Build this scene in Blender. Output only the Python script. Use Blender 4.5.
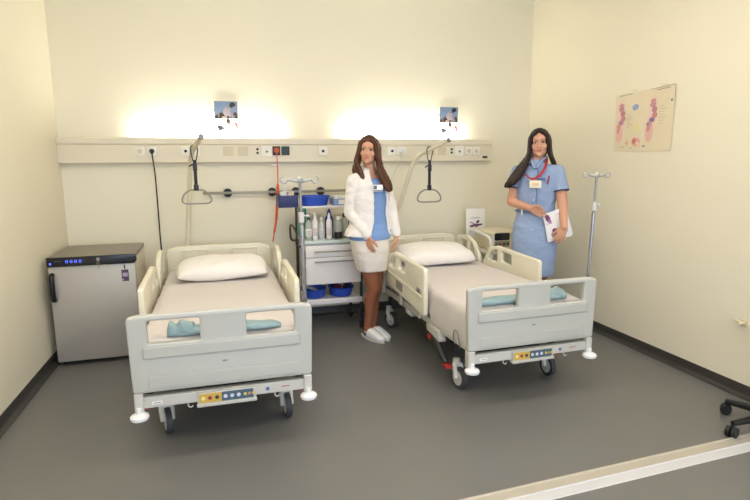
import bpy, bmesh, math, random
from mathutils import Vector, Matrix, noise
from mathutils.geometry import tessellate_polygon
random.seed(7)
for o in list(bpy.data.objects): bpy.data.objects.remove(o)
SC = bpy.context.scene; COL = SC.collection; PI = math.pi
V = Vector

# ------------------------------------------------------------------ camera
cam = bpy.data.cameras.new('camera'); cam_o = bpy.data.objects.new('camera', cam); COL.objects.link(cam_o)
cam.sensor_width = 36; cam.lens = 532.24/750*36; cam.clip_start = .05; cam.clip_end = 60
r_ = V((0.96079791, -0.27719533, -0.00548969)); u_ = V((0.05128521, 0.15823325, 0.986069)); f_ = V((0.27246507, 0.94769457, -0.16624619))
cam_o.matrix_world = Matrix(((r_.x, u_.x, -f_.x, 0), (r_.y, u_.y, -f_.y, -5.20023), (r_.z, u_.z, -f_.z, 1.5483), (0, 0, 0, 1)))
SC.camera = cam_o

# ------------------------------------------------------------------ world, lights, exposure
SC.view_settings.view_transform = 'Standard'; SC.view_settings.look = 'None'
SC.view_settings.gamma = 1; SC.view_settings.use_curve_mapping = False
SC.view_settings.exposure = 0.30
W = bpy.data.worlds.new('daylight'); SC.world = W; W.use_nodes = True
W.node_tree.nodes['Background'].inputs[0].default_value = (.74, .88, 1.25, 1)
W.node_tree.nodes['Background'].inputs[1].default_value = 0.95
CEIL_POWER = 17.5       # emission of each ceiling luminaire diffuser
TUBE_POWER = 98.0       # emission of the tubes in the bedhead unit
def area(name, loc, rot, sx, sy, power, col):
    l = bpy.data.lights.new(name, 'AREA'); l.shape = 'RECTANGLE'; l.size = sx; l.size_y = sy; l.energy = power; l.color = col
    o = bpy.data.objects.new(name, l); COL.objects.link(o); o.location = loc; o.rotation_euler = rot; return o
area('window_daylight', (1.0, -7.6, 1.6), (PI/2, 0, 0), 4.0, 1.8, 62, (.80, .96, 1.2))

# ------------------------------------------------------------------ materials
def lin(c): return tuple(((v/255)/12.92 if v/255 <= .04045 else ((v/255+.055)/1.055)**2.4) for v in c)+(1,)
MATS = {}
def mat(name, rgb, rough=.5, metal=0, var=.04, vscale=6, bump=0, bscale=80, emit=0, spec=.5, trans=0, coat=0):
    if name in MATS: return MATS[name]
    m = bpy.data.materials.new(name); m.use_nodes = True; nt = m.node_tree; b = nt.nodes['Principled BSDF']
    c = lin(rgb)
    tc = nt.nodes.new('ShaderNodeTexCoord'); n = nt.nodes.new('ShaderNodeTexNoise'); n.inputs['Scale'].default_value = vscale
    n.inputs['Detail'].default_value = 4
    nt.links.new(tc.outputs['Object'], n.inputs['Vector'])
    mx = nt.nodes.new('ShaderNodeMix'); mx.data_type = 'RGBA'
    mx.inputs[6].default_value = tuple(v*(1-var) for v in c[:3])+(1,); mx.inputs[7].default_value = tuple(min(1, v*(1+var)) for v in c[:3])+(1,)
    nt.links.new(n.outputs['Fac'], mx.inputs[0]); nt.links.new(mx.outputs[2], b.inputs['Base Color'])
    b.inputs['Roughness'].default_value = rough; b.inputs['Metallic'].default_value = metal
    b.inputs['Specular IOR Level'].default_value = spec
    if trans: b.inputs['Transmission Weight'].default_value = trans
    if coat: b.inputs['Coat Weight'].default_value = coat
    if bump:
        n2 = nt.nodes.new('ShaderNodeTexNoise'); n2.inputs['Scale'].default_value = bscale; n2.inputs['Detail'].default_value = 3
        nt.links.new(tc.outputs['Object'], n2.inputs['Vector'])
        bp = nt.nodes.new('ShaderNodeBump'); bp.inputs['Strength'].default_value = bump; bp.inputs['Distance'].default_value = .01
        nt.links.new(n2.outputs['Fac'], bp.inputs['Height']); nt.links.new(bp.outputs['Normal'], b.inputs['Normal'])
    if emit:
        b.inputs['Emission Color'].default_value = c; b.inputs['Emission Strength'].default_value = emit
    MATS[name] = m; return m
WALL = mat('cream_wall_paint', (239, 231, 206), .6, var=.012, vscale=1.2, bump=.06, bscale=160, spec=.3)
CEIL = mat('white_ceiling_paint', (240, 236, 226), .8, var=.01, bump=.05)
FLOOR = mat('grey_vinyl_floor', (116, 114, 110), .36, var=.08, vscale=2.2, bump=.03, bscale=220, spec=.45)
COVE = mat('dark_vinyl_cove', (64, 61, 56), .45, var=.05)
BEDP = mat('cream_bed_plastic', (195, 193, 182), .38, var=.012, spec=.5)
RAILP = mat('pale_yellow_rail_plastic', (232, 226, 202), .4, var=.012)
BEDM = mat('cream_powder_coat', (206, 202, 190), .4, var=.015)
WHITEP = mat('white_plastic', (238, 238, 234), .4, var=.01)
SHEET = mat('white_cotton_sheet', (214, 207, 202), .85, var=.015, bump=.25, bscale=14, spec=.2)
PILLOW = mat('white_pillowcase', (242, 237, 230), .85, var=.015, bump=.3, bscale=11, spec=.2)
TEAL = mat('teal_blanket', (160, 182, 180), .95, var=.08, vscale=30, bump=.6, bscale=120, spec=.1)
DARK = mat('dark_grey_metal', (58, 56, 54), .5, .3)
BLACK = mat('black_rubber', (24, 24, 25), .6)
BLACKG = mat('black_gloss_plastic', (22, 22, 24), .3)
TYRE = mat('grey_tyre', (62, 62, 62), .6)
CHROME = mat('chrome_tube', (168, 168, 170), .22, 1, var=.02)
STEEL = mat('brushed_steel', (160, 153, 136), .5, .7, var=.03)
GREYM = mat('grey_metal', (150, 148, 142), .4, .6)
RED = mat('red_plastic', (176, 44, 36), .45)
FRIDGE = mat('silver_fridge_panel', (186, 180, 168), .42, .35, var=.02)
FRIDGET = mat('grey_fridge_top', (140, 134, 122), .45, .3, var=.03)
FRSIDE = mat('white_fridge_side', (216, 206, 186), .5, var=.01)
BLUEP = mat('blue_plastic_basin', (44, 84, 190), .4, var=.05)
NAVY = mat('navy_plastic_tray', (36, 42, 96), .45)
ORANGE = mat('orange_red_cord', (232, 96, 58), .6)
WCABLE = mat('white_cable', (226, 220, 202), .5)
PAPER = mat('white_paper', (244, 241, 236), .7, var=.01)
RAILB = mat('cream_bedhead_unit', (229, 219, 193), .45, var=.012)
RAILL = mat('cream_bedhead_lip', (233, 224, 200), .4, var=.012)
SOCK = mat('white_socket_plastic', (240, 235, 220), .4, var=.01)
PLATEP = mat('cream_blank_plate', (214, 201, 168), .45, var=.01)  # slightly darker cream for the blank plates and socket rings

# ------------------------------------------------------------------ mesh helpers
def finish(bm, name, m, parent=None, angle=40, bevel=0):
    bmesh.ops.recalc_face_normals(bm, faces=bm.faces)
    me = bpy.data.meshes.new(name); bm.to_mesh(me); bm.free()
    for q in (m if isinstance(m, (list, tuple)) else [m]): me.materials.append(q)
    for p in me.polygons: p.use_smooth = True
    me.set_sharp_from_angle(angle=math.radians(angle))
    o = bpy.data.objects.new(name, me); COL.objects.link(o)
    if parent: o.parent = parent
    if bevel:
        md = o.modifiers.new('bevel', 'BEVEL'); md.width = bevel; md.segments = 2; md.limit_method = 'ANGLE'; md.angle_limit = math.radians(35); md.harden_normals = False
    return o
def BM(): return bmesh.new()
def box(bm, c, s, bev=0, rot=None, mi=0):
    r = bmesh.ops.create_cube(bm, size=1); vs = r['verts']
    bmesh.ops.scale(bm, vec=s, verts=vs)
    if bev:
        es = list({e for v in vs for e in v.link_edges}); q = bmesh.ops.bevel(bm, geom=es, offset=bev, segments=2, affect='EDGES', profile=.5)
        vs = list({v for f in q['faces'] for v in f.verts} | {v for v in vs if v.is_valid})
    if rot is not None: bmesh.ops.rotate(bm, cent=(0, 0, 0), matrix=rot, verts=vs)
    bmesh.ops.translate(bm, vec=c, verts=vs)
    if mi:
        for f in {f for v in vs for f in v.link_faces}: f.material_index = mi
    return vs
def frame(d):
    d = d.normalized(); a = V((0, 0, 1)) if abs(d.z) < .9 else V((1, 0, 0))
    x = a.cross(d).normalized(); return x, d.cross(x)
def cyl(bm, p0, p1, r0, r1=None, n=16, mi=0):
    r1 = r0 if r1 is None else r1; p0 = V(p0); p1 = V(p1); x, y = frame(p1-p0)
    A = [bm.verts.new(p0+(x*math.cos(t)+y*math.sin(t))*r0) for t in [2*PI*i/n for i in range(n)]]
    B = [bm.verts.new(p1+(x*math.cos(t)+y*math.sin(t))*r1) for t in [2*PI*i/n for i in range(n)]]
    fs = [bm.faces.new((A[i], A[(i+1) % n], B[(i+1) % n], B[i])) for i in range(n)]
    fs += [bm.faces.new(A[::-1]), bm.faces.new(B)]
    for f in fs: f.material_index = mi
def smooth_path(pts, k=6, closed=False):
    pts = [V(p) for p in pts]; n = len(pts); out = []
    for i in range(n if closed else n-1):
        if closed: p0, p1, p2, p3 = pts[i-1], pts[i], pts[(i+1) % n], pts[(i+2) % n]
        else: p0, p1, p2, p3 = pts[max(i-1, 0)], pts[i], pts[i+1], pts[min(i+2, n-1)]
        for j in range(k):
            t = j/k
            out.append(.5*((2*p1)+(p2-p0)*t+(2*p0-5*p1+4*p2-p3)*t*t+(3*p1-p0-3*p2+p3)*t*t*t))
    if not closed: out.append(pts[-1])
    return out
def tube(bm, pts, r, n=10, closed=False, mi=0, flat=1.0):
    pts = [V(p) for p in pts]; N = len(pts); rings = []; x = None
    for i, p in enumerate(pts):
        d = (pts[(i+1) % N]-pts[i-1]) if closed else (pts[min(i+1, N-1)]-pts[max(i-1, 0)])
        d.normalize()
        if x is None: x = frame(d)[0]
        x = (x-d*x.dot(d)).normalized(); y = d.cross(x)
        rr = r[i] if isinstance(r, (list, tuple)) else r
        rings.append([bm.verts.new(p+(x*math.cos(t)+y*math.sin(t)*flat)*rr) for t in [2*PI*k/n for k in range(n)]])
    fs = []
    for i in range(N if closed else N-1):
        a, b = rings[i], rings[(i+1) % N]
        fs += [bm.faces.new((a[k], a[(k+1) % n], b[(k+1) % n], b[k])) for k in range(n)]
    if not closed: fs += [bm.faces.new(rings[0][::-1]), bm.faces.new(rings[-1])]
    for f in fs: f.material_index = mi
def lathe(bm, prof, loc=(0, 0, 0), n=20, sx=1, sy=1, mi=0):
    loc = V(loc); rings = []
    for r, z in prof:
        rings.append([bm.verts.new(loc+V((math.cos(2*PI*k/n)*max(r, 1e-5)*sx, math.sin(2*PI*k/n)*max(r, 1e-5)*sy, z))) for k in range(n)])
    for a, b in zip(rings, rings[1:]):
        for k in range(n): bm.faces.new((a[k], a[(k+1) % n], b[(k+1) % n], b[k])).material_index = mi
    bm.faces.new(rings[0][::-1]).material_index = mi; bm.faces.new(rings[-1]).material_index = mi
def rpoly(pts, rad, k=5):
    n = len(pts); out = []
    for i in range(n):
        p0, p, p1 = (V((*pts[j][:2], 0)) for j in (i-1, i, (i+1) % n))
        r = rad[i] if isinstance(rad, (list, tuple)) else rad
        a = p0-p; b = p1-p; la, lb = a.length, b.length; a.normalize(); b.normalize()
        ang = a.angle(b); t = min(r/math.tan(ang/2), la*.48, lb*.48)
        for j in range(k+1):
            s = j/k; q = (p+a*t)*(1-s)**2+p*2*s*(1-s)+(p+b*t)*s*s; out.append((q.x, q.y))
    return out
def rrect(x0, y0, x1, y1, r, k=5): return rpoly([(x0, y0), (x1, y0), (x1, y1), (x0, y1)], r, k)
def sarea(l): return sum(l[i-1][0]*l[i][1]-l[i][0]*l[i-1][1] for i in range(len(l)))/2
def prism(bm, outer, holes, axis, d0, d1, ch=.004, seg=2, mi=0, warp=None):
    if d1 < d0: d0, d1 = d1, d0
    loops = [outer if sarea(outer) > 0 else outer[::-1]]+[h if sarea(h) < 0 else h[::-1] for h in holes]
    def P(a, b, d):
        p = V((d, a, b)) if axis == 'x' else V((a, d, b)) if axis == 'y' else V((a, b, d))
        return warp(p) if warp else p
    def inset(l, e):
        out = []; n = len(l)
        for i in range(n):
            a = V((l[i][0]-l[i-1][0], l[i][1]-l[i-1][1])); b = V((l[(i+1) % n][0]-l[i][0], l[(i+1) % n][1]-l[i][1]))
            if a.length < 1e-9: a = b
            if b.length < 1e-9: b = a
            na = V((-a.y, a.x)).normalized(); nb = V((-b.y, b.x)).normalized(); m = (na+nb)
            if m.length < 1e-6: m = na
            m.normalize(); c = max(.5, m.dot(na)); out.append((l[i][0]+m.x*e/c, l[i][1]+m.y*e/c))
        return out
    lev = []
    for k in range(seg+1):
        t = k/seg*PI/2; lev.append((ch*(1-math.sin(t)), d0+ch*(1-math.cos(t))))
    lev = lev+[(e, d1-(d-d0)) for e, d in lev[::-1]]
    if not ch: lev = [(0, d0), (0, d1)]
    caps = []
    for l in loops:
        rings = [[bm.verts.new(P(a, b, d)) for a, b in (inset(l, e) if e else l)] for e, d in lev]
        n = len(l)
        for A, B in zip(rings, rings[1:]):
            for i in range(n): bm.faces.new((A[i], A[(i+1) % n], B[(i+1) % n], B[i])).material_index = mi
        caps.append((rings[0], rings[-1]))
    for w in (0, 1):
        vs = [v for c in caps for v in c[w]]; e = lev[0][0]
        tri = tessellate_polygon([[V((a, b, 0)) for a, b in (inset(l, e) if e else l)] for l in loops])
        for t in tri:
            try: bm.faces.new([vs[i] for i in t]).material_index = mi
            except ValueError: pass
def loft(bm, rings, n=32, mi=0):
    # ring = (centre, rx, ry, ux, uy, power)
    R = []
    for c, rx, ry, ux, uy, pw in rings:
        c = V(c); ux = V(ux); uy = V(uy); vs = []
        for k in range(n):
            t = 2*PI*k/n; a, b = math.cos(t), math.sin(t)
            a = math.copysign(abs(a)**(2/pw), a); b = math.copysign(abs(b)**(2/pw), b)
            vs.append(bm.verts.new(c+ux*rx*a+uy*ry*b))
        R.append(vs)
    for a, b in zip(R, R[1:]):
        for k in range(n): bm.faces.new((a[k], a[(k+1) % n], b[(k+1) % n], b[k])).material_index = mi
    bm.faces.new(R[0][::-1]).material_index = mi; bm.faces.new(R[-1]).material_index = mi
ICO = {}
def ball(bm, c, r, rot=None, sub=2):
    r = (r, r, r) if isinstance(r, (int, float)) else r
    if sub not in ICO:
        t = bmesh.new(); bmesh.ops.create_icosphere(t, subdivisions=sub, radius=1); t.verts.index_update()
        ICO[sub] = ([v.co.copy() for v in t.verts], [[v.index for v in f.verts] for f in t.faces]); t.free()
    co, fs = ICO[sub]; c = V(c); new = bm.verts.new
    if rot is None: vs = [new((c.x+p.x*r[0], c.y+p.y*r[1], c.z+p.z*r[2])) for p in co]
    else: vs = [new(c+rot @ V((p.x*r[0], p.y*r[1], p.z*r[2]))) for p in co]
    for f in fs: bm.faces.new([vs[i] for i in f])
def capsule(bm, p0, p1, r0, r1):
    chain(bm, [p0, p1], [r0, r1])
def chain(bm, pts, rs):
    for i, p in enumerate(pts):
        ball(bm, p, rs[i], None, 1 if rs[i] < .012 else 2 if rs[i] < .03 else 3)
        if i and (V(p)-V(pts[i-1])).length > 1e-4: cyl(bm, pts[i-1], p, rs[i-1], rs[i], 14 if rs[i] < .03 else 28)
def remesh(bm, name, m, parent, voxel, smooth=4, wob=0, wscale=6, wz=1.8):
    bmesh.ops.recalc_face_normals(bm, faces=bm.faces)
    me = bpy.data.meshes.new('tmp'); bm.to_mesh(me); bm.free()
    o = bpy.data.objects.new('tmp', me); COL.objects.link(o)
    md = o.modifiers.new('r', 'REMESH'); md.mode = 'VOXEL'; md.voxel_size = voxel; md.adaptivity = 0
    if smooth:
        s = o.modifiers.new('s', 'SMOOTH'); s.iterations = smooth; s.factor = .5
    dg = bpy.context.evaluated_depsgraph_get(); dg.update()
    me2 = bpy.data.meshes.new_from_object(o.evaluated_get(dg)); bpy.data.objects.remove(o); bpy.data.meshes.remove(me)
    me2.name = name; me2.materials.clear(); me2.materials.append(m)
    if wob:
        nrm = [v.normal.copy() for v in me2.vertices]
        for v, nn in zip(me2.vertices, nrm):
            p = v.co*wscale; q = noise.noise(V((p.x, p.y, p.z*wz)))+.5*noise.noise(V((p.x*2.3+5, p.y*2.3, p.z*wz*2.2)))
            v.co += nn*q*wob
    for p in me2.polygons: p.use_smooth = True
    ob = bpy.data.objects.new(name, me2); COL.objects.link(ob)
    if parent: ob.parent = parent
    return ob

# ------------------------------------------------------------------ scene-graph helpers
def tag(o, label, cat, group=None):
    o['label'] = label; o['category'] = cat
    if group: o['group'] = group
    return o
def thing(name, label, cat, loc=(0, 0, 0), rz=0, group=None):
    o = bpy.data.objects.new(name, None); COL.objects.link(o); o.empty_display_size = .1
    o.location = loc; o.rotation_euler = (0, 0, rz); return tag(o, label, cat, group)
def struct(o): o['kind'] = 'structure'; return o
def copy_thing(root, loc, rz, label):
    def rec(o, par):
        c = o.copy(); COL.objects.link(c)
        if par: c.parent = par
        for ch in list(o.children): rec(ch, c)
        return c
    r = rec(root, None); r.location = loc; r.rotation_euler = (0, 0, rz); r['label'] = label; return r
def single(name, label, cat, bm, m, loc=(0, 0, 0), rz=0, group=None, angle=40):
    o = finish(bm, name, m, None, angle); o.location = loc; o.rotation_euler = (0, 0, rz); return tag(o, label, cat, group)

# ================================================================== SETTING
XL, XR, YF, H = -1.312, 3.235, -7.6, 3.173
CV = .083
bm = BM(); box(bm, ((XL+XR)/2, YF/2, -.05), (XR-XL+.4, -YF+.4, .1)); struct(finish(bm, 'floor', FLOOR))
bm = BM(); box(bm, ((XL+XR)/2, YF/2, H+.05), (XR-XL+.4, -YF+.4, .1)); struct(finish(bm, 'ceiling', CEIL))
bm = BM(); box(bm, ((XL+XR)/2, .1, H/2), (XR-XL+.4, .2, H)); struct(finish(bm, 'wall_back', WALL))
bm = BM(); box(bm, (XL-.1, YF/2, H/2), (.2, -YF, H)); struct(finish(bm, 'wall_left', WALL))
bm = BM(); box(bm, (XR+.1, YF/2, H/2), (.2, -YF, H)); struct(finish(bm, 'wall_right', WALL))
def cove(name, p0, p1, nrm):
    # vinyl turned up the wall with a hollow curve at the floor
    bm = BM(); p0 = V(p0); p1 = V(p1); nrm = V(nrm); prof = [(0, CV), (.004, CV), (.004, .035), (.0055, .022), (.011, .011), (.022, .0045), (.04, .001), (0, .001)]
    A = [bm.verts.new(p0+nrm*a+V((0, 0, b))) for a, b in prof]; B = [bm.verts.new(p1+nrm*a+V((0, 0, b))) for a, b in prof]
    n = len(prof)
    for i in range(n): bm.faces.new((A[i], A[(i+1) % n], B[(i+1) % n], B[i]))
    bm.faces.new(A); bm.faces.new(B[::-1]); struct(finish(bm, name, COVE))
cove('baseboard_left', (XL, 0, 0), (XL, YF, 0), (1, 0, 0))
cove('baseboard_right', (XR, 0, 0), (XR, YF, 0), (-1, 0, 0))
cove('baseboard_back', (XL, 0, 0), (XR, 0, 0), (0, -1, 0))
# threshold profile across the floor
STRIPA = mat('beige_strip_band', (192, 183, 166), .5, .2, var=.03, vscale=12)  # beige band along the far side of the strip
STRIPB = mat('white_strip_band', (206, 204, 202), .4, 0, var=.02)  # paler band along the near side of the strip
def strip():
    bm = BM(); prof = [(0, 0), (.004, .004), (.055, .006), (.058, .009), (.064, .009), (.067, .006), (.118, .006), (.122, .010), (.130, .010), (.136, 0)]
    x0, x1 = XL, XR; y = lambda x: -3.300+.045*(x-1.05)
    A = [bm.verts.new((x0, y(x0)+a, b+.0005)) for a, b in prof[::-1]]; B = [bm.verts.new((x1, y(x1)+a, b+.0005)) for a, b in prof[::-1]]
    n = len(prof)
    for i in range(n):
        f = bm.faces.new((A[i], A[(i+1) % n], B[(i+1) % n], B[i])); f.material_index = 0 if prof[::-1][i][0] > .066 else 1
    bm.faces.new(A); bm.faces.new(B[::-1]); struct(finish(bm, 'trim_1', [STRIPA, STRIPB], angle=10))
strip()
# ceiling luminaires (above and behind the view)
LUM = mat('lit_luminaire_diffuser', (255, 244, 232), .5, emit=CEIL_POWER)
lum = None
for i, (x, y, lb) in enumerate(((-.25, -2.5, 'recessed ceiling light above the bed by the grey fridge'), (1.75, -2.6, 'recessed ceiling light above the bed by the anatomy chart'),
                  (-.1, -4.6, 'recessed ceiling light over the front left part of the room'), (2.0, -4.6, 'recessed ceiling light over the front right part of the room'))):
    if lum is None:
        lum = thing('ceiling_light', lb, 'ceiling light', (x, y, H), 0, 'recessed ceiling lights')
        bm = BM(); prism(bm, rrect(-.62, -.17, .62, .17, .01), [rrect(-.58, -.13, .58, .13, .005)], 'z', -.035, -.001, .003); finish(bm, 'frame', WHITEP, lum)
        bm = BM(); box(bm, (0, 0, -.012), (1.16, .26, .012)); finish(bm, 'diffuser', LUM, lum)
    else: copy_thing(lum, (x, y, H), 0, lb)

# ================================================================== BEDHEAD UNIT ON THE WALL
RX1 = 2.75
bh = thing('bedhead_unit', 'long cream bedhead service duct with sockets running along the back wall', 'bedhead unit', (0, 0, 0))
bm = BM()
prof = [(0, 1.545), (-.066, 1.535), (-.072, 1.541), (-.072, 1.688), (-.067, 1.692), (-.072, 1.697), (-.08, 1.703), (-.08, 1.748), (-.072, 1.756), (-.064, 1.752), (-.064, 1.72), (0, 1.72)]
A = [bm.verts.new((XL+.002, a-.0005, b)) for a, b in prof]; B = [bm.verts.new((RX1, a-.0005, b)) for a, b in prof]
for i in range(len(prof)): bm.faces.new((A[i], A[(i+1) % len(prof)], B[(i+1) % len(prof)], B[i]))
bm.faces.new(A); bm.faces.new(B[::-1]); finish(bm, 'duct', RAILB, bh, 25)
bm = BM(); prism(bm, rrect(-.083, 1.532, -.0005, 1.757, .008), [], 'x', RX1, RX1+.012, .003); finish(bm, 'end_cap', RAILL, bh)
TUBEM = mat('lit_fluorescent_tube', (255, 253, 248), .5, emit=TUBE_POWER)
for x0, x1 in ((-.68, .56), (1.18, 2.42)):
    bm = BM(); cyl(bm, (x0, -.050, 1.744), (x1, -.050, 1.744), .012); finish(bm, 'fluorescent_tube', TUBEM, bh)
    for x in (x0-.015, x1+.015):
        bm = BM(); box(bm, (x, -.048, 1.735), (.03, .028, .030), .004); finish(bm, 'lamp_holder', WHITEP, bh)
def socket(x, w=.078, h=.078, kind='schuko', z=1.638):
    bm = BM(); prism(bm, rrect(x-w/2, z-h/2, x+w/2, z+h/2, .008), [], 'y', -.082, -.0715, .003); s = finish(bm, 'socket', SOCK, bh)
    if kind == 'schuko':
        bm = BM(); lathe(bm, [(.022, .0), (.022, .003), (.019, .003), (.018, .001), (.004, .001)], n=20)
        bmesh.ops.rotate(bm, cent=(0, 0, 0), matrix=Matrix.Rotation(PI/2, 3, 'X'), verts=bm.verts)
        bmesh.ops.translate(bm, vec=(x, -.0815, z), verts=bm.verts); finish(bm, 'socket_ring', PLATEP, s)
    if kind == 'dot':
        bm = BM(); cyl(bm, (x, -.081, z), (x, -.086, z), .013); finish(bm, 'jack', BLACK, s)
    if kind == 'cross':
        bm = BM(); box(bm, (x, -.083, z-.005), (.008, .004, .026)); box(bm, (x, -.083, z-.005), (.024, .004, .006)); finish(bm, 'jack', DARK, s)
    return s
for x in (-.665, -.565, 2.49, 2.575): socket(x)
socket(-.285, .085, .085, 'dot'); socket(-.205, .085, .085, 'none')
socket(.43, .10, .10, 'cross'); socket(.96, .085, .08, 'dot'); socket(1.655, .085, .085, 'dot'); socket(1.755, .10, .085, 'none'); socket(2.385, .10, .10, 'cross')
for x in (.085, .215, 2.07, 2.19):
    bm = BM(); prism(bm, rrect(x-.045, 1.595, x+.045, 1.68, .004), [], 'y', -.076, -.0715, .001); finish(bm, 'blank_plate', PLATEP, bh)
for x in (.345, 2.30):
    for z in (1.655, 1.622):
        bm = BM(); cyl(bm, (x, -.071, z), (x, -.077, z), .012); finish(bm, 'gas_outlet', DARK, bh)
CALLR = mat('red_call_plate', (196, 84, 52), .45); CALLG = mat('dark_green_call_plate', (44, 62, 52), .45)
bm = BM(); prism(bm, rrect(.483, 1.60, .553, 1.682, .006), [], 'y', -.084, -.0715, .003); p = finish(bm, 'call_plate', DARK, bh); p['label'] = 'dark call plate with red button'
bm = BM(); lathe(bm, [(.026, 0), (.026, .006), (.02, .010)], n=20); bmesh.ops.rotate(bm, cent=(0, 0, 0), matrix=Matrix.Rotation(PI/2, 3, 'X'), verts=bm.verts); bmesh.ops.translate(bm, vec=(.518, -.083, 1.645), verts=bm.verts); finish(bm, 'call_button', CALLR, p)
bm = BM(); prism(bm, rrect(.565, 1.60, .64, 1.682, .006), [], 'y', -.084, -.0715, .003); p = finish(bm, 'call_plate', CALLG, bh); p['label'] = 'dark green call plate'
bm = BM(); box(bm, (2.68, -.0725, 1.575), (.055, .003, .022)); finish(bm, 'maker_plate', DARK, bh)

# wall bar with clamps
eb = thing('equipment_bar', 'thin steel equipment bar on black brackets on the back wall behind the trolley', 'wall bar', (0, 0, 1.258))
bm = BM(); box(bm, (.52, -.058, 0), (1.36, .010, .024), .002); finish(bm, 'bar', STEEL, eb)
for x in (.06, .465, .69, .93):
    bm = BM(); cyl(bm, (x, -.0005, 0), (x, -.05, 0), .022); cyl(bm, (x, -.05, 0), (x, -.053, 0), .04)
    prism(bm, [(x+.04*math.cos(t), .04*math.sin(t)) for t in [PI*.12+PI*.76*k/12 for k in range(13)]], [], 'y', -.075, -.052, .002)
    prism(bm, [(x+.04*math.cos(t), .04*math.sin(t)) for t in [-PI*.88+PI*.76*k/12 for k in range(13)]], [], 'y', -.075, -.052, .002)
    finish(bm, 'bracket', BLACK, eb)

# cords
bm = BM(); lathe(bm, [(.02, 0), (.021, .02), (.013, .034), (.006, .036)], n=16); bmesh.ops.rotate(bm, cent=(0, 0, 0), matrix=Matrix.Rotation(PI/2, 3, 'X'), verts=bm.verts)
c1 = thing('power_cord', 'black power cord plugged into the duct, hanging down behind the grey fridge', 'power cord', (-.565, -.084, 1.638))
finish(bm, 'plug', BLACKG, c1)
bm = BM(); tube(bm, smooth_path([(0, -.03, 0), (.006, -.045, -.05), (.014, -.02, -.2), (.012, .03, -.45), (.012, .05, -.8), (.016, .062, -1.2), (.02, .065, -1.5), (-.05, .068, -1.54)]), .006, 8); finish(bm, 'cable', BLACK, c1)
c2 = thing('power_cord', 'white power cord plugged into the duct beside the woman in the white jacket', 'power cord', (1.755, -.084, 1.638))
bm = BM(); box(bm, (0, -.014, .01), (.05, .028, .05), .006); finish(bm, 'plug', WHITEP, c2)
bm = BM(); tube(bm, smooth_path([(0, -.028, .01), (-.01, -.04, -.03), (-.045, -.02, -.14), (-.10, .03, -.30), (-.16, .055, -.5), (-.2, .065, -.9), (-.18, .068, -1.4)]), .005, 8); finish(bm, 'cable', WCABLE, c2)
c4 = thing('call_cord', 'orange red nurse call cord hanging from the red button to the bed head', 'pull cord', (.518, -.094, 1.645))
bm = BM(); tube(bm, smooth_path([(0, 0, -.01), (.0, -.012, -.04), (.002, -.015, -.13)]), .004, 8); finish(bm, 'cord', ORANGE, c4)
bm = BM(); tube(bm, smooth_path([(.002, -.015, -.13), (.0, -.015, -.3), (-.015, -.015, -.5), (-.028, -.02, -.64), (-.05, -.03, -.76), (-.07, -.06, -.85)]), [.009]*7+[.021]*6+[.020]*6+[.017]*6+[.010]*6, 10, flat=.6); finish(bm, 'sleeve', ORANGE, c4)
bm = BM(); box(bm, (-.012, -.01, -.135), (.08, .012, .014), .003); finish(bm, 'cord_clip', WHITEP, c4)

# ================================================================== FLAT PRINTS
def art(name, w, h, shapes, base, parent=None, thick=.0012, warp=None):
    """a printed sheet in its own x-z plane, facing -y; shapes = (points, rgb)"""
    mats = [base]; bm = BM()
    nx, nz = 6, 8
    def wp(x, y, z): return V((x, y, z))+(warp(x/w, z/h) if warp else V((0, 0, 0)))
    for yy in (0, thick):
        g = [[bm.verts.new(wp(-w/2+w*i/nx, yy, h*j/nz)) for i in range(nx+1)] for j in range(nz+1)]
        for j in range(nz):
            for i in range(nx): bm.faces.new((g[j][i], g[j][i+1], g[j+1][i+1], g[j+1][i]))
    for k, (pts, rgb) in enumerate(shapes):
        m = mat('ink_%d_%d_%d' % rgb, rgb, .6, var=.05, vscale=60)
        if m not in mats: mats.append(m)
        cx = sum(p[0] for p in pts)/len(pts); cz = sum(p[1] for p in pts)/len(pts)
        y = -.0003-.00004*k
        vs = [bm.verts.new(wp(a*w-w/2, y, b*h)) for a, b in pts]; c = bm.verts.new(wp(cx*w-w/2, y, cz*h))
        for i in range(len(vs)):
            f = bm.faces.new((c, vs[i], vs[(i+1) % len(vs)])); f.material_index = mats.index(m)
    me = bpy.data.meshes.new(name); bm.to_mesh(me); bm.free()
    for q in mats: me.materials.append(q)
    o = bpy.data.objects.new(name, me); COL.objects.link(o)
    if parent: o.parent = parent
    return o
def ell(cx, cy, rx, ry, n=16, rot=0): return [(cx+rx*math.cos(t)*math.cos(rot)-ry*math.sin(t)*math.sin(rot), cy+rx*math.cos(t)*math.sin(rot)+ry*math.sin(t)*math.cos(rot)) for t in [2*PI*k/n for k in range(n)]]
def rct(a, b, c, d): return [(a, b), (c, b), (c, d), (a, d)]
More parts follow.
